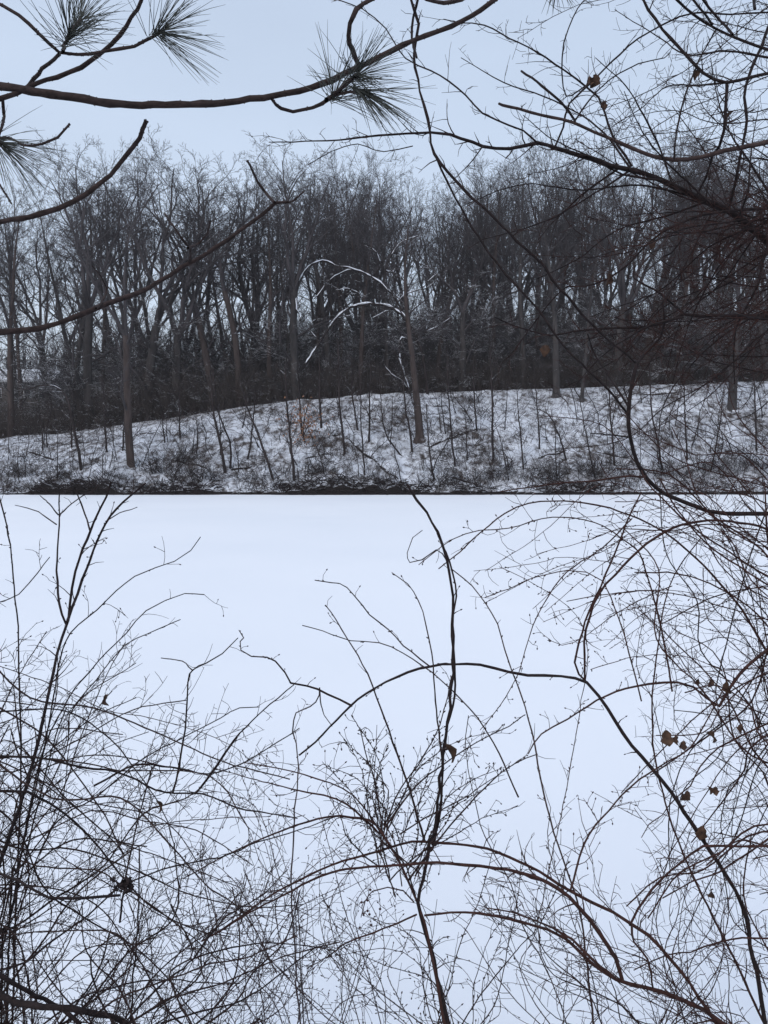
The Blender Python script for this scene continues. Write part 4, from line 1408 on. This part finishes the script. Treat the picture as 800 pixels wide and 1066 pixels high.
hv = Near('hanging_vine', gpt(0.17, 2.45), 'upright pair of twisted dark vine stems in mid-picture with a triangular brown leaf', 'vine', 4)
V4 = [(474, 1110), (466, 1066), (459, 1030), (447, 985), (436, 940), (441, 915), (449, 880), (455, 845), (461, 800), (464, 765), (470, 725), (472, 690), (471, 650), (472, 620), (466, 585), (456, 555), (444, 535), (434, 520), (424, 504)]
hv.cane('stem', V4, 2.35, 2.4, 4.8, 2.2, M['near_bark'], root=[hv.foot], tw=14, tl=0.07, lv=0, tmat=TD, bud=0.09, knob=0.12, wig=0.006)
hv.cane('stem', [(x + 2.2 * math.sin(i * 1.9) + 1.5, y) for i, (x, y) in enumerate(V4[6:-3])], 2.38, 2.41, 2.6, 1.4, M['near_bark'], tmat=TD, bud=0.06, knob=0.12)
hv.cane('shoot', [(466, 585), (455, 572), (440, 583), (427, 586), (424, 575), (430, 560), (440, 552)], 2.42, 2.4, 1.2, 0.8, TD)
hv.cane('shoot', [(462, 800), (457, 760), (453, 720), (450, 680), (444, 650), (436, 625), (424, 608), (408, 596)], 2.5, 2.45, 2.0, 0.9, TD, bud=0.08, tw=3, tl=0.05, lv=0)
hv.leaf(459, 773, 2.44, 21)

cu = Near('curly_vine', gpt(-0.2, 2.9), 'thin curling tendril vine with a hooked tip over the open ice left of centre', 'vine', 5)
cu.cane('stem', [(309, 1010), (304, 930), (307, 844), (311, 810), (311, 787), (305, 761), (309, 742), (322, 735), (333, 724), (333, 716)], 3.0, 2.9, 1.8, 1.2, M['twig_grey'], root=[cu.foot], bud=0.06, tw=8, tl=0.06, lv=0, wig=0.006)
cu.cane('stem', [(367, 735), (342, 722), (320, 714), (303, 711), (297, 700), (287, 688), (279, 684), (262, 683), (251, 677), (250, 668), (254, 664), (249, 656)], 2.9, 2.85, 2.2, 0.9, TD, bud=0.035, tw=4, tl=0.04, lv=0)
cu.cane('shoot', [(333, 716), (334, 730), (338, 745), (346, 756)], 2.9, 2.9, 1.2, 0.9, TD)


# ---- shrubs and brambles
A = Near('shrub', gpt(-1.25, 2.6), 'tall upright dark-stemmed shrub at the left, its tips reaching the far shore', 'shrub', 6, 'near shrubs on the bank')
ak = dict(tmat=TD, bud=0.05)
A.cane('stem', [(-25, 1010), (-10, 930), (7, 879), (24, 829), (34, 795), (49, 731), (56, 699), (64, 665), (71, 645), (73, 628), (79, 595), (91, 561), (98, 544), (111, 517), (116, 502)], 2.6, 2.5, 5.5, 2.0, NB, root=[A.foot], tw=34, tl=0.13, **ak)
A.cane('stem', [(70, 648), (81, 618), (91, 591), (101, 564), (115, 537), (135, 517), (152, 503)], 2.5, 2.45, 2.8, 1.6, NB, tw=10, tl=0.07, **ak)
A.cane('stem', [(69, 650), (62, 628), (59, 594), (61, 561), (62, 534), (62, 515)], 2.5, 2.55, 2.2, 1.2, NB, tw=3, tl=0.05, **ak)
A.cane('shoot', [(61, 536), (52, 525), (42, 516)], 2.5, 2.5, 1.3, 0.9, TD)
A.cane('shoot', [(62, 536), (75, 524), (84, 518), (100, 509)], 2.5, 2.45, 1.3, 0.9, TD, tw=3, tl=0.04)
A.cane('shoot', [(59, 546), (40, 533), (28, 529), (16, 526)], 2.5, 2.5, 1.2, 0.7, TD)
A.cane('shoot', [(94, 553), (87, 530), (78, 508)], 2.48, 2.5, 1.6, 1.2, TD, tw=2, tl=0.04)
A.cane('shoot', [(110, 543), (125, 534), (143, 528)], 2.46, 2.5, 1.2, 0.7, TD)
A.cane('stem', [(20, 900), (50, 760), (62, 690), (74, 659), (101, 635), (121, 615), (140, 600), (162, 591), (182, 584), (199, 573), (209, 559)], 2.7, 2.6, 2.8, 0.9, NB, root=[A.foot], tw=24, tl=0.15, **ak)
A.cane('stem', [(10, 960), (40, 800), (70, 730), (94, 699), (111, 679), (132, 659), (152, 635), (172, 625), (192, 618), (213, 619)], 2.8, 2.7, 2.8, 1.0, NB, root=[A.foot], tw=26, tl=0.15, **ak)
A.cane('stem', [(15, 1000), (22, 800), (20, 699), (19, 652), (15, 611), (12, 578), (7, 547), (0, 522), (-4, 505)], 2.6, 2.6, 2.6, 1.2, NB, root=[A.foot], tw=24, tl=0.12, **ak)
A.cane('stem', [(0, 1000), (60, 760), (75, 738), (100, 708), (130, 672), (165, 655), (188, 645)], 2.9, 2.8, 2.4, 0.9, NB, root=[A.foot], tw=22, tl=0.14, **ak)
env = lin([-60, 0, 60, 120, 200, 260, 330, 420], [570, 585, 600, 640, 690, 745, 800, 860])
fill(A, 'cane', 17, ((-90, 40), (1080, 1140)), lambda r: (lambda x: (x, float(env(x)) + r.uniform(-10, 160)))(r.uniform(-60, 190)), (2.3, 3.4), (1.4, 3.0), TD, 32, 0.16, (-70, 10), dens=0.05)

B = Near('shrub', gpt(-1.5, 2.5), 'dense twiggy shrub at the left edge whose thick canes sweep sideways to the right', 'shrub', 7, 'near shrubs on the bank')
B.cane('cane', [(-60, 800), (0, 788), (34, 788), (54, 790), (74, 796), (98, 800), (121, 803), (142, 812), (162, 822), (182, 826), (202, 825), (223, 830), (246, 841), (270, 845), (310, 852)], 2.5, 2.7, 4.4, 1.2, NB, root=[B.foot], tw=44, tl=0.15, tmat=TD)
B.cane('cane', [(-60, 752), (0, 741), (27, 739), (51, 738), (74, 742), (94, 753), (115, 769), (135, 793), (152, 815), (170, 845), (182, 880)], 2.4, 2.5, 3.4, 0.9, NB, root=[B.foot], tw=28, tl=0.15, tmat=TD)
B.cane('cane', [(0, 930), (60, 855), (100, 830), (142, 795), (169, 778), (189, 769), (209, 758), (230, 747), (250, 737), (270, 736)], 2.5, 2.7, 3, 0.9, NB, root=[B.foot], tw=36, tl=0.15, tmat=TD)
B.cane('cane', [(-60, 815), (0, 823), (30, 825), (44, 832), (61, 842), (78, 856), (98, 876), (118, 900), (142, 930), (170, 952), (205, 968), (240, 975)], 2.3, 2.5, 6.5, 1.0, NB, root=[B.foot], tw=22, tl=0.16, tmat=TD)
B.cane('cane', [(98, 818), (142, 796), (169, 798), (189, 800), (216, 806), (250, 796), (270, 785), (312, 758)], 2.5, 2.6, 2, 0.9, NB, tw=24, tl=0.14, tmat=TD)
B.cane('cane', [(204, 826), (223, 801), (243, 771), (270, 744), (290, 726), (306, 713)], 2.6, 2.6, 1.9, 1.0, NB, tw=10, tl=0.08, tmat=TD)
B.cane('cane', [(180, 826), (189, 785), (194, 748), (196, 710), (201, 697), (215, 690), (232, 680), (248, 664)], 2.6, 2.6, 2, 1.0, NB, tw=12, tl=0.08, lv=0, tmat=TD)
B.cane('cane', [(201, 698), (190, 688), (178, 686), (168, 685)], 2.6, 2.6, 1.2, 0.8, TD)
B.cane('cane', [(-50, 640), (0, 627), (20, 618), (40, 596), (52, 580)], 2.5, 2.5, 2.4, 0.9, NB, root=[B.foot], tw=18, tl=0.13, tmat=TD)
fill(B, 'cane', 23, ((-120, -30), (640, 1080)), lambda r: (lambda x: (x, float(env(x)) + r.uniform(20, 330)))(r.uniform(20, 330) ** 1.0), (2.2, 3.3), (1.5, 4.2), TD, 40, 0.16, (-55, 35))
B.leaf(112, 722, 2.5, 13)
B.leaf(163, 833, 2.5, 13)

Cc = Near('shrub', gpt(-1.0, 1.9), 'low shrub in the bottom left corner with thick dark branches and a black seed clump', 'shrub', 8, 'near shrubs on the bank')
ck = dict(tmat=TD)
Cc.cane('branch', [(-60, 1020), (0, 1036), (20, 1045), (44, 1048), (74, 1050), (101, 1055), (125, 1062), (160, 1085)], 2.0, 2.1, 9, 5, NB, root=[Cc.foot], tw=20, tl=0.18, sides=8, **ck)
Cc.cane('branch', [(-60, 1000), (0, 1015), (20, 1028), (47, 1040), (64, 1050), (84, 1066)], 2.05, 2.05, 6.5, 4, NB, root=[Cc.foot], tw=14, tl=0.16, **ck)
Cc.cane('branch', [(-60, 890), (0, 910), (20, 917), (37, 927), (51, 935), (74, 935), (100, 934), (125, 932)], 2.1, 2.1, 3.6, 2.4, NB, root=[Cc.foot], tw=18, tl=0.15, **ck)
Cc.cane('branch', [(120, 1085), (128, 1068), (145, 1048), (172, 1021), (192, 1008), (202, 998), (230, 989), (270, 982), (320, 984), (350, 990)], 2.1, 2.3, 3.6, 1.0, NB, root=[Cc.foot], tw=34, tl=0.15, **ck)
Cc.cane('branch', [(20, 1085), (81, 1041), (118, 1028), (148, 1021), (189, 1020), (216, 1023), (250, 1024)], 2.1, 2.2, 3.2, 1.0, NB, root=[Cc.foot], tw=26, tl=0.15, **ck)
Cc.cane('branch', [(-40, 1025), (0, 1010), (27, 1001), (47, 985), (67, 971), (91, 954), (111, 935), (132, 920), (170, 905), (205, 897), (240, 889), (270, 876), (300, 868), (350, 850)], 2.2, 2.5, 3.4, 0.9, NB, root=[Cc.foot], tw=44, tl=0.15, **ck)
Cc.cane('branch', [(202, 998), (216, 977), (236, 954), (253, 944), (275, 930), (300, 905)], 2.2, 2.3, 2.2, 1.0, NB, tw=16, tl=0.13, **ck)
Cc.cane('branch', [(135, 1085), (140, 1008), (143, 977), (145, 917), (145, 880)], 2.3, 2.3, 2.4, 1.3, NB, tw=14, tl=0.12, root=[Cc.foot], **ck)
Cc.cane('branch', [(125, 960), (131, 915), (138, 879), (148, 838), (159, 798)], 2.3, 2.4, 2.0, 1.2, NB, tw=12, tl=0.12, **ck)
Cc.cane('branch', [(150, 1085), (169, 1066), (192, 1058), (219, 1051), (243, 1045), (270, 1031), (300, 1008), (330, 985)], 2.2, 2.3, 3.2, 1.2, NB, tw=24, tl=0.14, root=[Cc.foot], **ck)
fill(Cc, 'branch', 34, ((-60, 240), (1080, 1130)), lambda r: (r.uniform(-20, 360), r.uniform(870, 1010)), (1.9, 2.9), (1.5, 4.4), TD, 44, 0.15, (-45, 45))
# the black clump caught in the twigs
S = Strands()
for i in range(46):
    q = at(130, 922, 2.1) + Cc.r.normal(0, 0.010, 3) * np.array([1.3, 1, 0.8])
    d = unit(Cc.r.normal(0, 1, 3))
    S.add([q - d * 0.008, q, q + d * 0.009], [0.001, 0.0038, 0.0008], 5)
S.build('seed_clump', M['near_bark'], Cc.root, off=Cc.foot)

D = Near('shrub', gpt(0.18, 2.3), 'reddish-stemmed shrub in the bottom middle whose fine budded shoots fan upward', 'shrub', 9, 'near shrubs on the bank')
CR = M['cane_red']
dk = dict(tmat=TD, bud=0.045)
D.cane('stem', [(468, 1085), (462, 1062), (456, 1028), (449, 991), (442, 960), (434, 938), (425, 917), (415, 896), (405, 879), (395, 864), (385, 849), (368, 828), (344, 815), (317, 806), (290, 800), (255, 794)], 2.3, 2.5, 7.5, 0.9, CR, root=[D.foot], tw=44, tl=0.13, pw=0.7, sides=8, **dk)
D.cane('stem', [(405, 879), (392, 859), (375, 852), (344, 850), (320, 856), (294, 864), (260, 879), (225, 896), (190, 915)], 2.4, 2.5, 2.4, 1.0, CR, tw=18, tl=0.12, **dk)
D.cane('stem', [(395, 868), (371, 845), (351, 832), (321, 825), (287, 817), (260, 810), (225, 800)], 2.4, 2.6, 2.0, 0.8, CR, tw=20, tl=0.13, **dk)
D.cane('stem', [(442, 876), (432, 839), (421, 806), (405, 761), (388, 714), (373, 682), (361, 664), (350, 645), (339, 630)], 2.45, 2.6, 2.4, 0.9, TD, tw=10, tl=0.06, root=None, **dk)
D.cane('stem', [(434, 952), (412, 962), (388, 971), (361, 982), (341, 996), (320, 1008)], 2.3, 2.4, 1.8, 0.9, CR, tw=18, tl=0.12, **dk)
D.cane('stem', [(431, 939), (420, 928), (404, 924), (388, 928), (380, 938), (376, 955)], 2.3, 2.3, 1.5, 0.8, CR, tw=4, tl=0.06, **dk)
D.cane('stem', [(400, 862), (420, 835), (440, 812), (470, 790), (505, 768), (530, 756), (545, 745)], 2.4, 2.6, 1.9, 0.9, TD, tw=12, tl=0.08, **dk)
D.cane('stem', [(425, 917), (460, 870), (505, 820), (535, 795), (560, 785)], 2.4, 2.5, 1.8, 0.9, TD, tw=14, tl=0.09, **dk)
D.cane('stem', [(400, 860), (418, 820), (440, 790), (458, 755), (466, 725), (470, 705)], 2.4, 2.4, 1.6, 0.8, TD, tw=12, tl=0.07, **dk)
D.cane('stem', [(398, 864), (392, 820), (380, 780), (375, 760), (366, 745)], 2.4, 2.5, 1.4, 0.8, TD, tw=12, tl=0.08, **dk)
fill(D, 'shoot', 20, ((392, 440), (868, 935)), lambda r: (r.uniform(330, 540), r.uniform(735, 840)), (2.25, 2.6), (1.1, 1.7), TD, 26, 0.075, (-25, 25), root=False, bud=0.03, ang=(0.4, 0.8), jit=3)
fill(D, 'shoot', 16, ((400, 520), (1080, 1110)), lambda r: (r.uniform(300, 600), r.uniform(860, 1000)), (2.2, 2.8), (1.2, 2.2), TD, 26, 0.12, (-40, 40), bud=0.05)
for i in range(9):
    pq = at(385 + D.r.normal(0, 8), 945 + D.r.normal(0, 8), 2.35)
    S = Strands()
    S.add([pq + np.array([0, 0, 0.012]), pq, ], [0.0006, 0.0006], 3)
    S.add([pq + np.array([0, 0, 0.003]), pq + np.array([0, 0, 0.0012]), pq - np.array([0, 0, 0.0018]), pq - np.array([0, 0, 0.0045])], [0.0005, 0.0034, 0.0036, 0.0004], 6)
    S.build('berry', M['berry'], D.root, off=D.foot)

E = Near('bramble', gpt(0.98, 2.05), 'bramble whose thick red-brown cane rises from the bottom right, arching left in long curves', 'bramble', 10, 'near brambles on the bank')
ek = dict(tmat=TR)
E.cane('cane', [(790, 1100), (753, 1066), (732, 1051), (705, 1038), (672, 1028), (641, 1019), (618, 1003), (597, 984), (570, 967), (530, 957), (500, 951), (470, 950), (442, 953)], 2.1, 2.3, 9.5, 1.8, CR, root=[E.foot], tw=36, tl=0.13, pw=0.8, sides=8, **ek)
E.cane('cane', [(648, 1020), (641, 998), (624, 971), (604, 945), (581, 925), (557, 913), (530, 906), (500, 902), (470, 899), (440, 899), (400, 902), (361, 905), (334, 912), (294, 933), (260, 950), (225, 972)], 2.15, 2.4, 4.2, 1.2, CR, tw=38, tl=0.12, **ek)
E.cane('cane', [(752, 1075), (736, 1050), (719, 1025), (699, 999), (675, 974), (658, 962), (638, 950), (594, 928), (574, 915), (550, 901), (530, 892), (496, 881), (462, 878), (429, 876), (405, 883), (371, 893), (344, 901), (311, 917), (280, 933), (250, 955), (210, 980)],
       2.2, 2.5, 4.8, 1.4, CR, root=[E.foot], tw=46, tl=0.13, **ek)
E.cane('cane', [(641, 1019), (618, 1000), (596, 978), (566, 962), (535, 950), (505, 945)], 2.1, 2.2, 3.2, 1.2, CR, tw=14, tl=0.1, **ek)
E.cane('cane', [(656, 963), (665, 947), (678, 927), (699, 906), (719, 890), (732, 881), (760, 881), (800, 881), (830, 884)], 2.2, 2.4, 2.4, 1.8, CR, tw=22, tl=0.13, **ek)
E.cane('cane', [(658, 964), (660, 981), (675, 998), (680, 1028)], 2.15, 2.15, 2.2, 1.8, CR, tw=6, tl=0.08, **ek)
E.cane('cane', [(620, 1085), (606, 960), (597, 925), (581, 879), (567, 828), (560, 795), (554, 761), (543, 724), (530, 690), (518, 650), (500, 620), (484, 603), (470, 592)], 2.4, 2.7, 2.8, 1.1, M['brown_bark'], root=[E.foot], bud=0.06, tw=10, tl=0.07, tmat=TD, t0=0.3)
E.cane('cane', [(594, 927), (600, 905), (608, 879), (621, 859), (648, 828), (675, 805), (699, 791), (719, 778), (743, 737), (752, 720)], 2.2, 2.5, 2.0, 1.1, CR, tw=22, tl=0.11, bud=0.05, **ek)
E.cane('cane', [(597, 1085), (570, 1010), (545, 965), (532, 920), (505, 870), (492, 822), (485, 780), (488, 745)], 2.3, 2.4, 1.9, 0.8, TD, root=[E.foot], tw=16, tl=0.1, t0=0.3, **ek)
fill(E, 'cane', 28, ((560, 840), (1080, 1130)), lambda r: (r.uniform(480, 790), r.uniform(830, 1000)), (2.0, 3.0), (1.2, 2.8), TD, 34, 0.14, (-45, 45), tmat=TR)
E.leaf(740, 926, 2.3, 12)

G = Near('bramble', gpt(1.3, 2.6), 'bramble with one great smooth cane arching from the lower right corner to the middle', 'bramble', 11, 'near brambles on the bank')
G.cane('cane', [(810, 1110), (797, 1065), (793, 1041), (788, 1011), (781, 984), (778, 957), (766, 927), (749, 900), (732, 875), (719, 855), (699, 825), (679, 800), (658, 776), (641, 751), (624, 724), (611, 710), (584, 704), (550, 703), (530, 700), (500, 692), (474, 691), (448, 694), (425, 700), (391, 716), (365, 735), (350, 750), (329, 772), (312, 786)],
       2.4, 2.8, 6.2, 1.6, M['near_bark'], root=[G.foot], tw=10, tl=0.07, lv=0, tmat=TD, pw=0.9, bud=0.12, t0=0.35, sides=8)
G.cane('cane', [(660, 1000), (640, 950), (560, 830), (528, 798), (550, 785), (564, 764), (591, 749), (621, 729), (641, 720), (675, 712), (705, 710), (722, 715), (736, 727), (749, 736), (760, 717), (770, 702), (790, 683), (815, 665)][4:],
       2.5, 2.7, 1.2, 3.2, M['cane_red'], bud=0.02, tw=16, tl=0.07, tmat=TR)
G.cane('cane', [(850, 730), (800, 752), (773, 766), (749, 778), (729, 798), (719, 818), (702, 832), (690, 848), (676, 858), (668, 872)], 2.7, 2.5, 4.0, 0.8, M['cane_red'], root=[(1.9, 2.8, 2.2)], tw=20, tl=0.12, tmat=TR)
G.cane('cane', [(850, 850), (800, 873), (783, 886), (766, 896), (749, 908), (720, 918), (690, 935)], 2.5, 2.4, 4.0, 1.2, M['cane_red'], root=[(1.9, 2.7, 2.0)], tw=22, tl=0.12, tmat=TR)
G.cane('cane', [(850, 975), (800, 977), (773, 976), (749, 981), (719, 991), (695, 994), (660, 1010)], 2.5, 2.4, 3.6, 1.0, M['cane_red'], root=[(1.9, 2.7, 1.8)], tw=24, tl=0.12, tmat=TR)
G.cane('cane', [(448, 694), (420, 672), (405, 655), (385, 640), (362, 612), (345, 606), (328, 604)], 2.7, 2.7, 1.5, 0.9, TD, bud=0.03, tw=3, tl=0.05, lv=0)
G.cane('cane', [(540, 830), (520, 785), (498, 748), (470, 718), (450, 700), (420, 680), (395, 669), (365, 667), (345, 660), (315, 651)], 2.7, 2.7, 1.6, 0.8, TD, bud=0.06, tw=3, tl=0.05, lv=0)
for x, y, p in ((693, 758, 17), (735, 762, 15), (737, 818, 9), (717, 822, 12), (732, 858, 15), (728, 706, 9), (740, 706, 9), (757, 708, 13), (745, 818, 9), (712, 770, 10)):
    G.leaf(x, y, 2.55, p)
for i in range(3):
    G.leaf(700 + G.r.uniform(0, 90), 640 + G.r.uniform(0, 260), 2.6, 9)

Hh = Near('bramble', gpt(1.9, 2.9), 'thick red-brown bramble tangle at the right edge, its canes arching left over the ice', 'bramble', 12, 'near brambles on the bank')
hk = dict(tmat=TR)
Hh.cane('cane', [(870, 590), (830, 565), (800, 551), (780, 546), (749, 542), (719, 544), (692, 554), (665, 573), (641, 598), (624, 618), (614, 642), (609, 669), (609, 709)], 2.9, 2.7, 4.8, 2.0, CR, root=[Hh.foot], tw=26, tl=0.12, bud=0.08, **hk)
Hh.cane('cane', [(613, 712), (603, 702), (599, 690), (603, 669), (614, 635), (631, 598), (645, 564), (655, 537), (668, 512)], 2.7, 2.8, 2.0, 1.4, CR, tw=14, tl=0.1, bud=0.05, **hk)
Hh.cane('cane', [(860, 800), (820, 720), (797, 675), (783, 652), (773, 635), (753, 611), (732, 588), (716, 573), (692, 554), (665, 540), (635, 529), (608, 524), (577, 521), (550, 524), (525, 535), (500, 555), (470, 582), (457, 592)], 3.0, 2.6, 5.0, 1.1, CR, root=[Hh.foot], tw=44, tl=0.12, bud=0.06, **hk)
Hh.cane('cane', [(700, 720), (688, 650), (673, 597), (665, 574), (648, 561), (628, 547), (597, 539), (564, 540), (530, 550), (500, 552), (470, 562), (436, 588)], 2.8, 2.6, 1.8, 0.8, CR, tw=26, tl=0.12, bud=0.04, **hk)
Hh.cane('cane', [(668, 730), (650, 660), (636, 622), (628, 605), (611, 596), (591, 594), (557, 601), (530, 613), (505, 622)], 2.7, 2.6, 1.4, 0.8, CR, tw=14, tl=0.1, bud=0.03, **hk)
Hh.cane('cane', [(850, 665), (800, 645), (776, 638), (746, 630), (719, 621), (699, 618), (675, 615), (645, 617), (624, 620), (590, 626)], 2.9, 2.7, 2.2, 0.9, CR, root=[Hh.foot], tw=26, tl=0.12, bud=0.05, **hk)
Hh.cane('cane', [(820, 1120), (770, 1010), (712, 890), (684, 800), (679, 740), (682, 699), (685, 672), (692, 628), (702, 598), (719, 574), (730, 560)], 2.8, 2.8, 2.6, 1.0, CR, tw=30, tl=0.11, **hk)
Hh.cane('cane', [(850, 620), (800, 600), (760, 575), (720, 548), (690, 520), (672, 500), (668, 490)], 2.8, 2.8, 3.4, 1.4, CR, root=[Hh.foot], tw=22, tl=0.13, **hk)
Hh.cane('cane', [(850, 640), (805, 612), (770, 590), (735, 565), (705, 530), (688, 500)], 2.7, 2.7, 3.6, 1.4, CR, root=[Hh.foot], tw=22, tl=0.13, **hk)
Hh.cane('cane', [(850, 560), (800, 570), (760, 552), (735, 530), (722, 505), (712, 470), (700, 445)], 3.0, 3.0, 2.6, 0.9, CR, root=[Hh.foot], tw=22, tl=0.13, **hk)
Hh.cane('cane', [(560, 960), (590, 820), (604, 740), (612, 680), (600, 640), (560, 610), (520, 590)], 2.7, 2.6, 1.0, 0.6, CR, tw=12, tl=0.1, bud=0.03, **hk)
Hh.cane('cane', [(700, 610), (672, 622), (640, 640), (612, 660), (585, 672), (565, 660)], 2.8, 2.7, 1.1, 0.6, CR, tw=12, tl=0.1, bud=0.03, **hk)
Hh.cane('cane', [(790, 760), (775, 715), (735, 690), (700, 682), (660, 684), (615, 697)], 2.9, 2.7, 1.5, 0.7, CR, tw=16, tl=0.12, bud=0.04, root=[Hh.foot], **hk)
Hh.cane('cane', [(658, 540), (628, 570), (590, 596), (560, 640), (540, 700), (520, 735), (500, 760)], 2.8, 2.6, 1.3, 0.7, CR, tw=14, tl=0.09, bud=0.03, **hk)
fill(Hh, 'cane', 38, ((815, 900), (560, 1060)), lambda r: (r.uniform(640, 800), r.uniform(480, 960)), (2.4, 3.4), (1.5, 4.6), CR, 46, 0.15, (-50, 40), tmat=TR)
fill(Hh, 'cane', 18, ((815, 900), (500, 700)), lambda r: (r.uniform(560, 780), r.uniform(395, 560)), (2.6, 3.4), (1.4, 3.2), CR, 50, 0.15, (-30, 50), tmat=TR)
fill(Hh, 'cane', 12, ((815, 900), (560, 700)), lambda r: (r.uniform(480, 640), r.uniform(540, 690)), (2.6, 3.1), (1.1, 1.8), CR, 26, 0.11, (10, 80), tmat=TR, bud=0.04)

Fr = Near('bramble', gpt(2.7, 3.6), 'farther bramble half hidden behind the thick tangle along the right edge', 'bramble', 15, 'near brambles on the bank')
fill(Fr, 'cane', 28, ((805, 900), (480, 1060)), lambda r: (r.uniform(670, 800), r.uniform(440, 1010)), (3.2, 4.2), (1.4, 3.0), NB, 44, 0.18, (-45, 45), tmat=TR)
Lr = Near('shrub', gpt(-2.1, 3.3), 'farther shrub behind the dense one at the left edge, its curved canes crossing everywhere', 'shrub', 16, 'near shrubs on the bank')
fill(Lr, 'cane', 17, ((-130, 30), (700, 1120)), lambda r: (lambda x: (x, float(env(x)) + r.uniform(60, 380)))(r.uniform(-20, 300)), (2.9, 3.9), (1.5, 3.2), TD, 34, 0.16, (-90, 40))
Cm = Near('shrub', gpt(-0.35, 2.7), 'thin pale-twigged shrub between the left thicket and the bottom middle shrub', 'shrub', 13, 'near shrubs on the bank')
fill(Cm, 'cane', 26, ((200, 420), (1080, 1120)), lambda r: (r.uniform(200, 440), r.uniform(790, 960)), (2.5, 3.4), (1.0, 1.9), M['twig_grey'], 34, 0.13, (-55, 55), bud=0.06)

# ---- the faint winter haze over the lake that greys the far wood
V, F = [], []
box(V, F, -940, 940, -60, 1450, -3.0, 60.0)
hz = bpy.data.materials.new('haze')
hz.use_nodes = True
hz.node_tree.nodes.clear()
ho = hz.node_tree.nodes.new('ShaderNodeOutputMaterial')
pv = hz.node_tree.nodes.new('ShaderNodeVolumePrincipled')
pv.inputs['Color'].default_value = (0.93, 0.93, 0.94, 1)
pv.inputs['Density'].default_value = 0.00032
pv.inputs['Anisotropy'].default_value = 0.3
hz.node_tree.links.new(pv.outputs[0], ho.inputs['Volume'])
prop(mesh_np('haze', V, F, hz, None, False), kind='stuff')
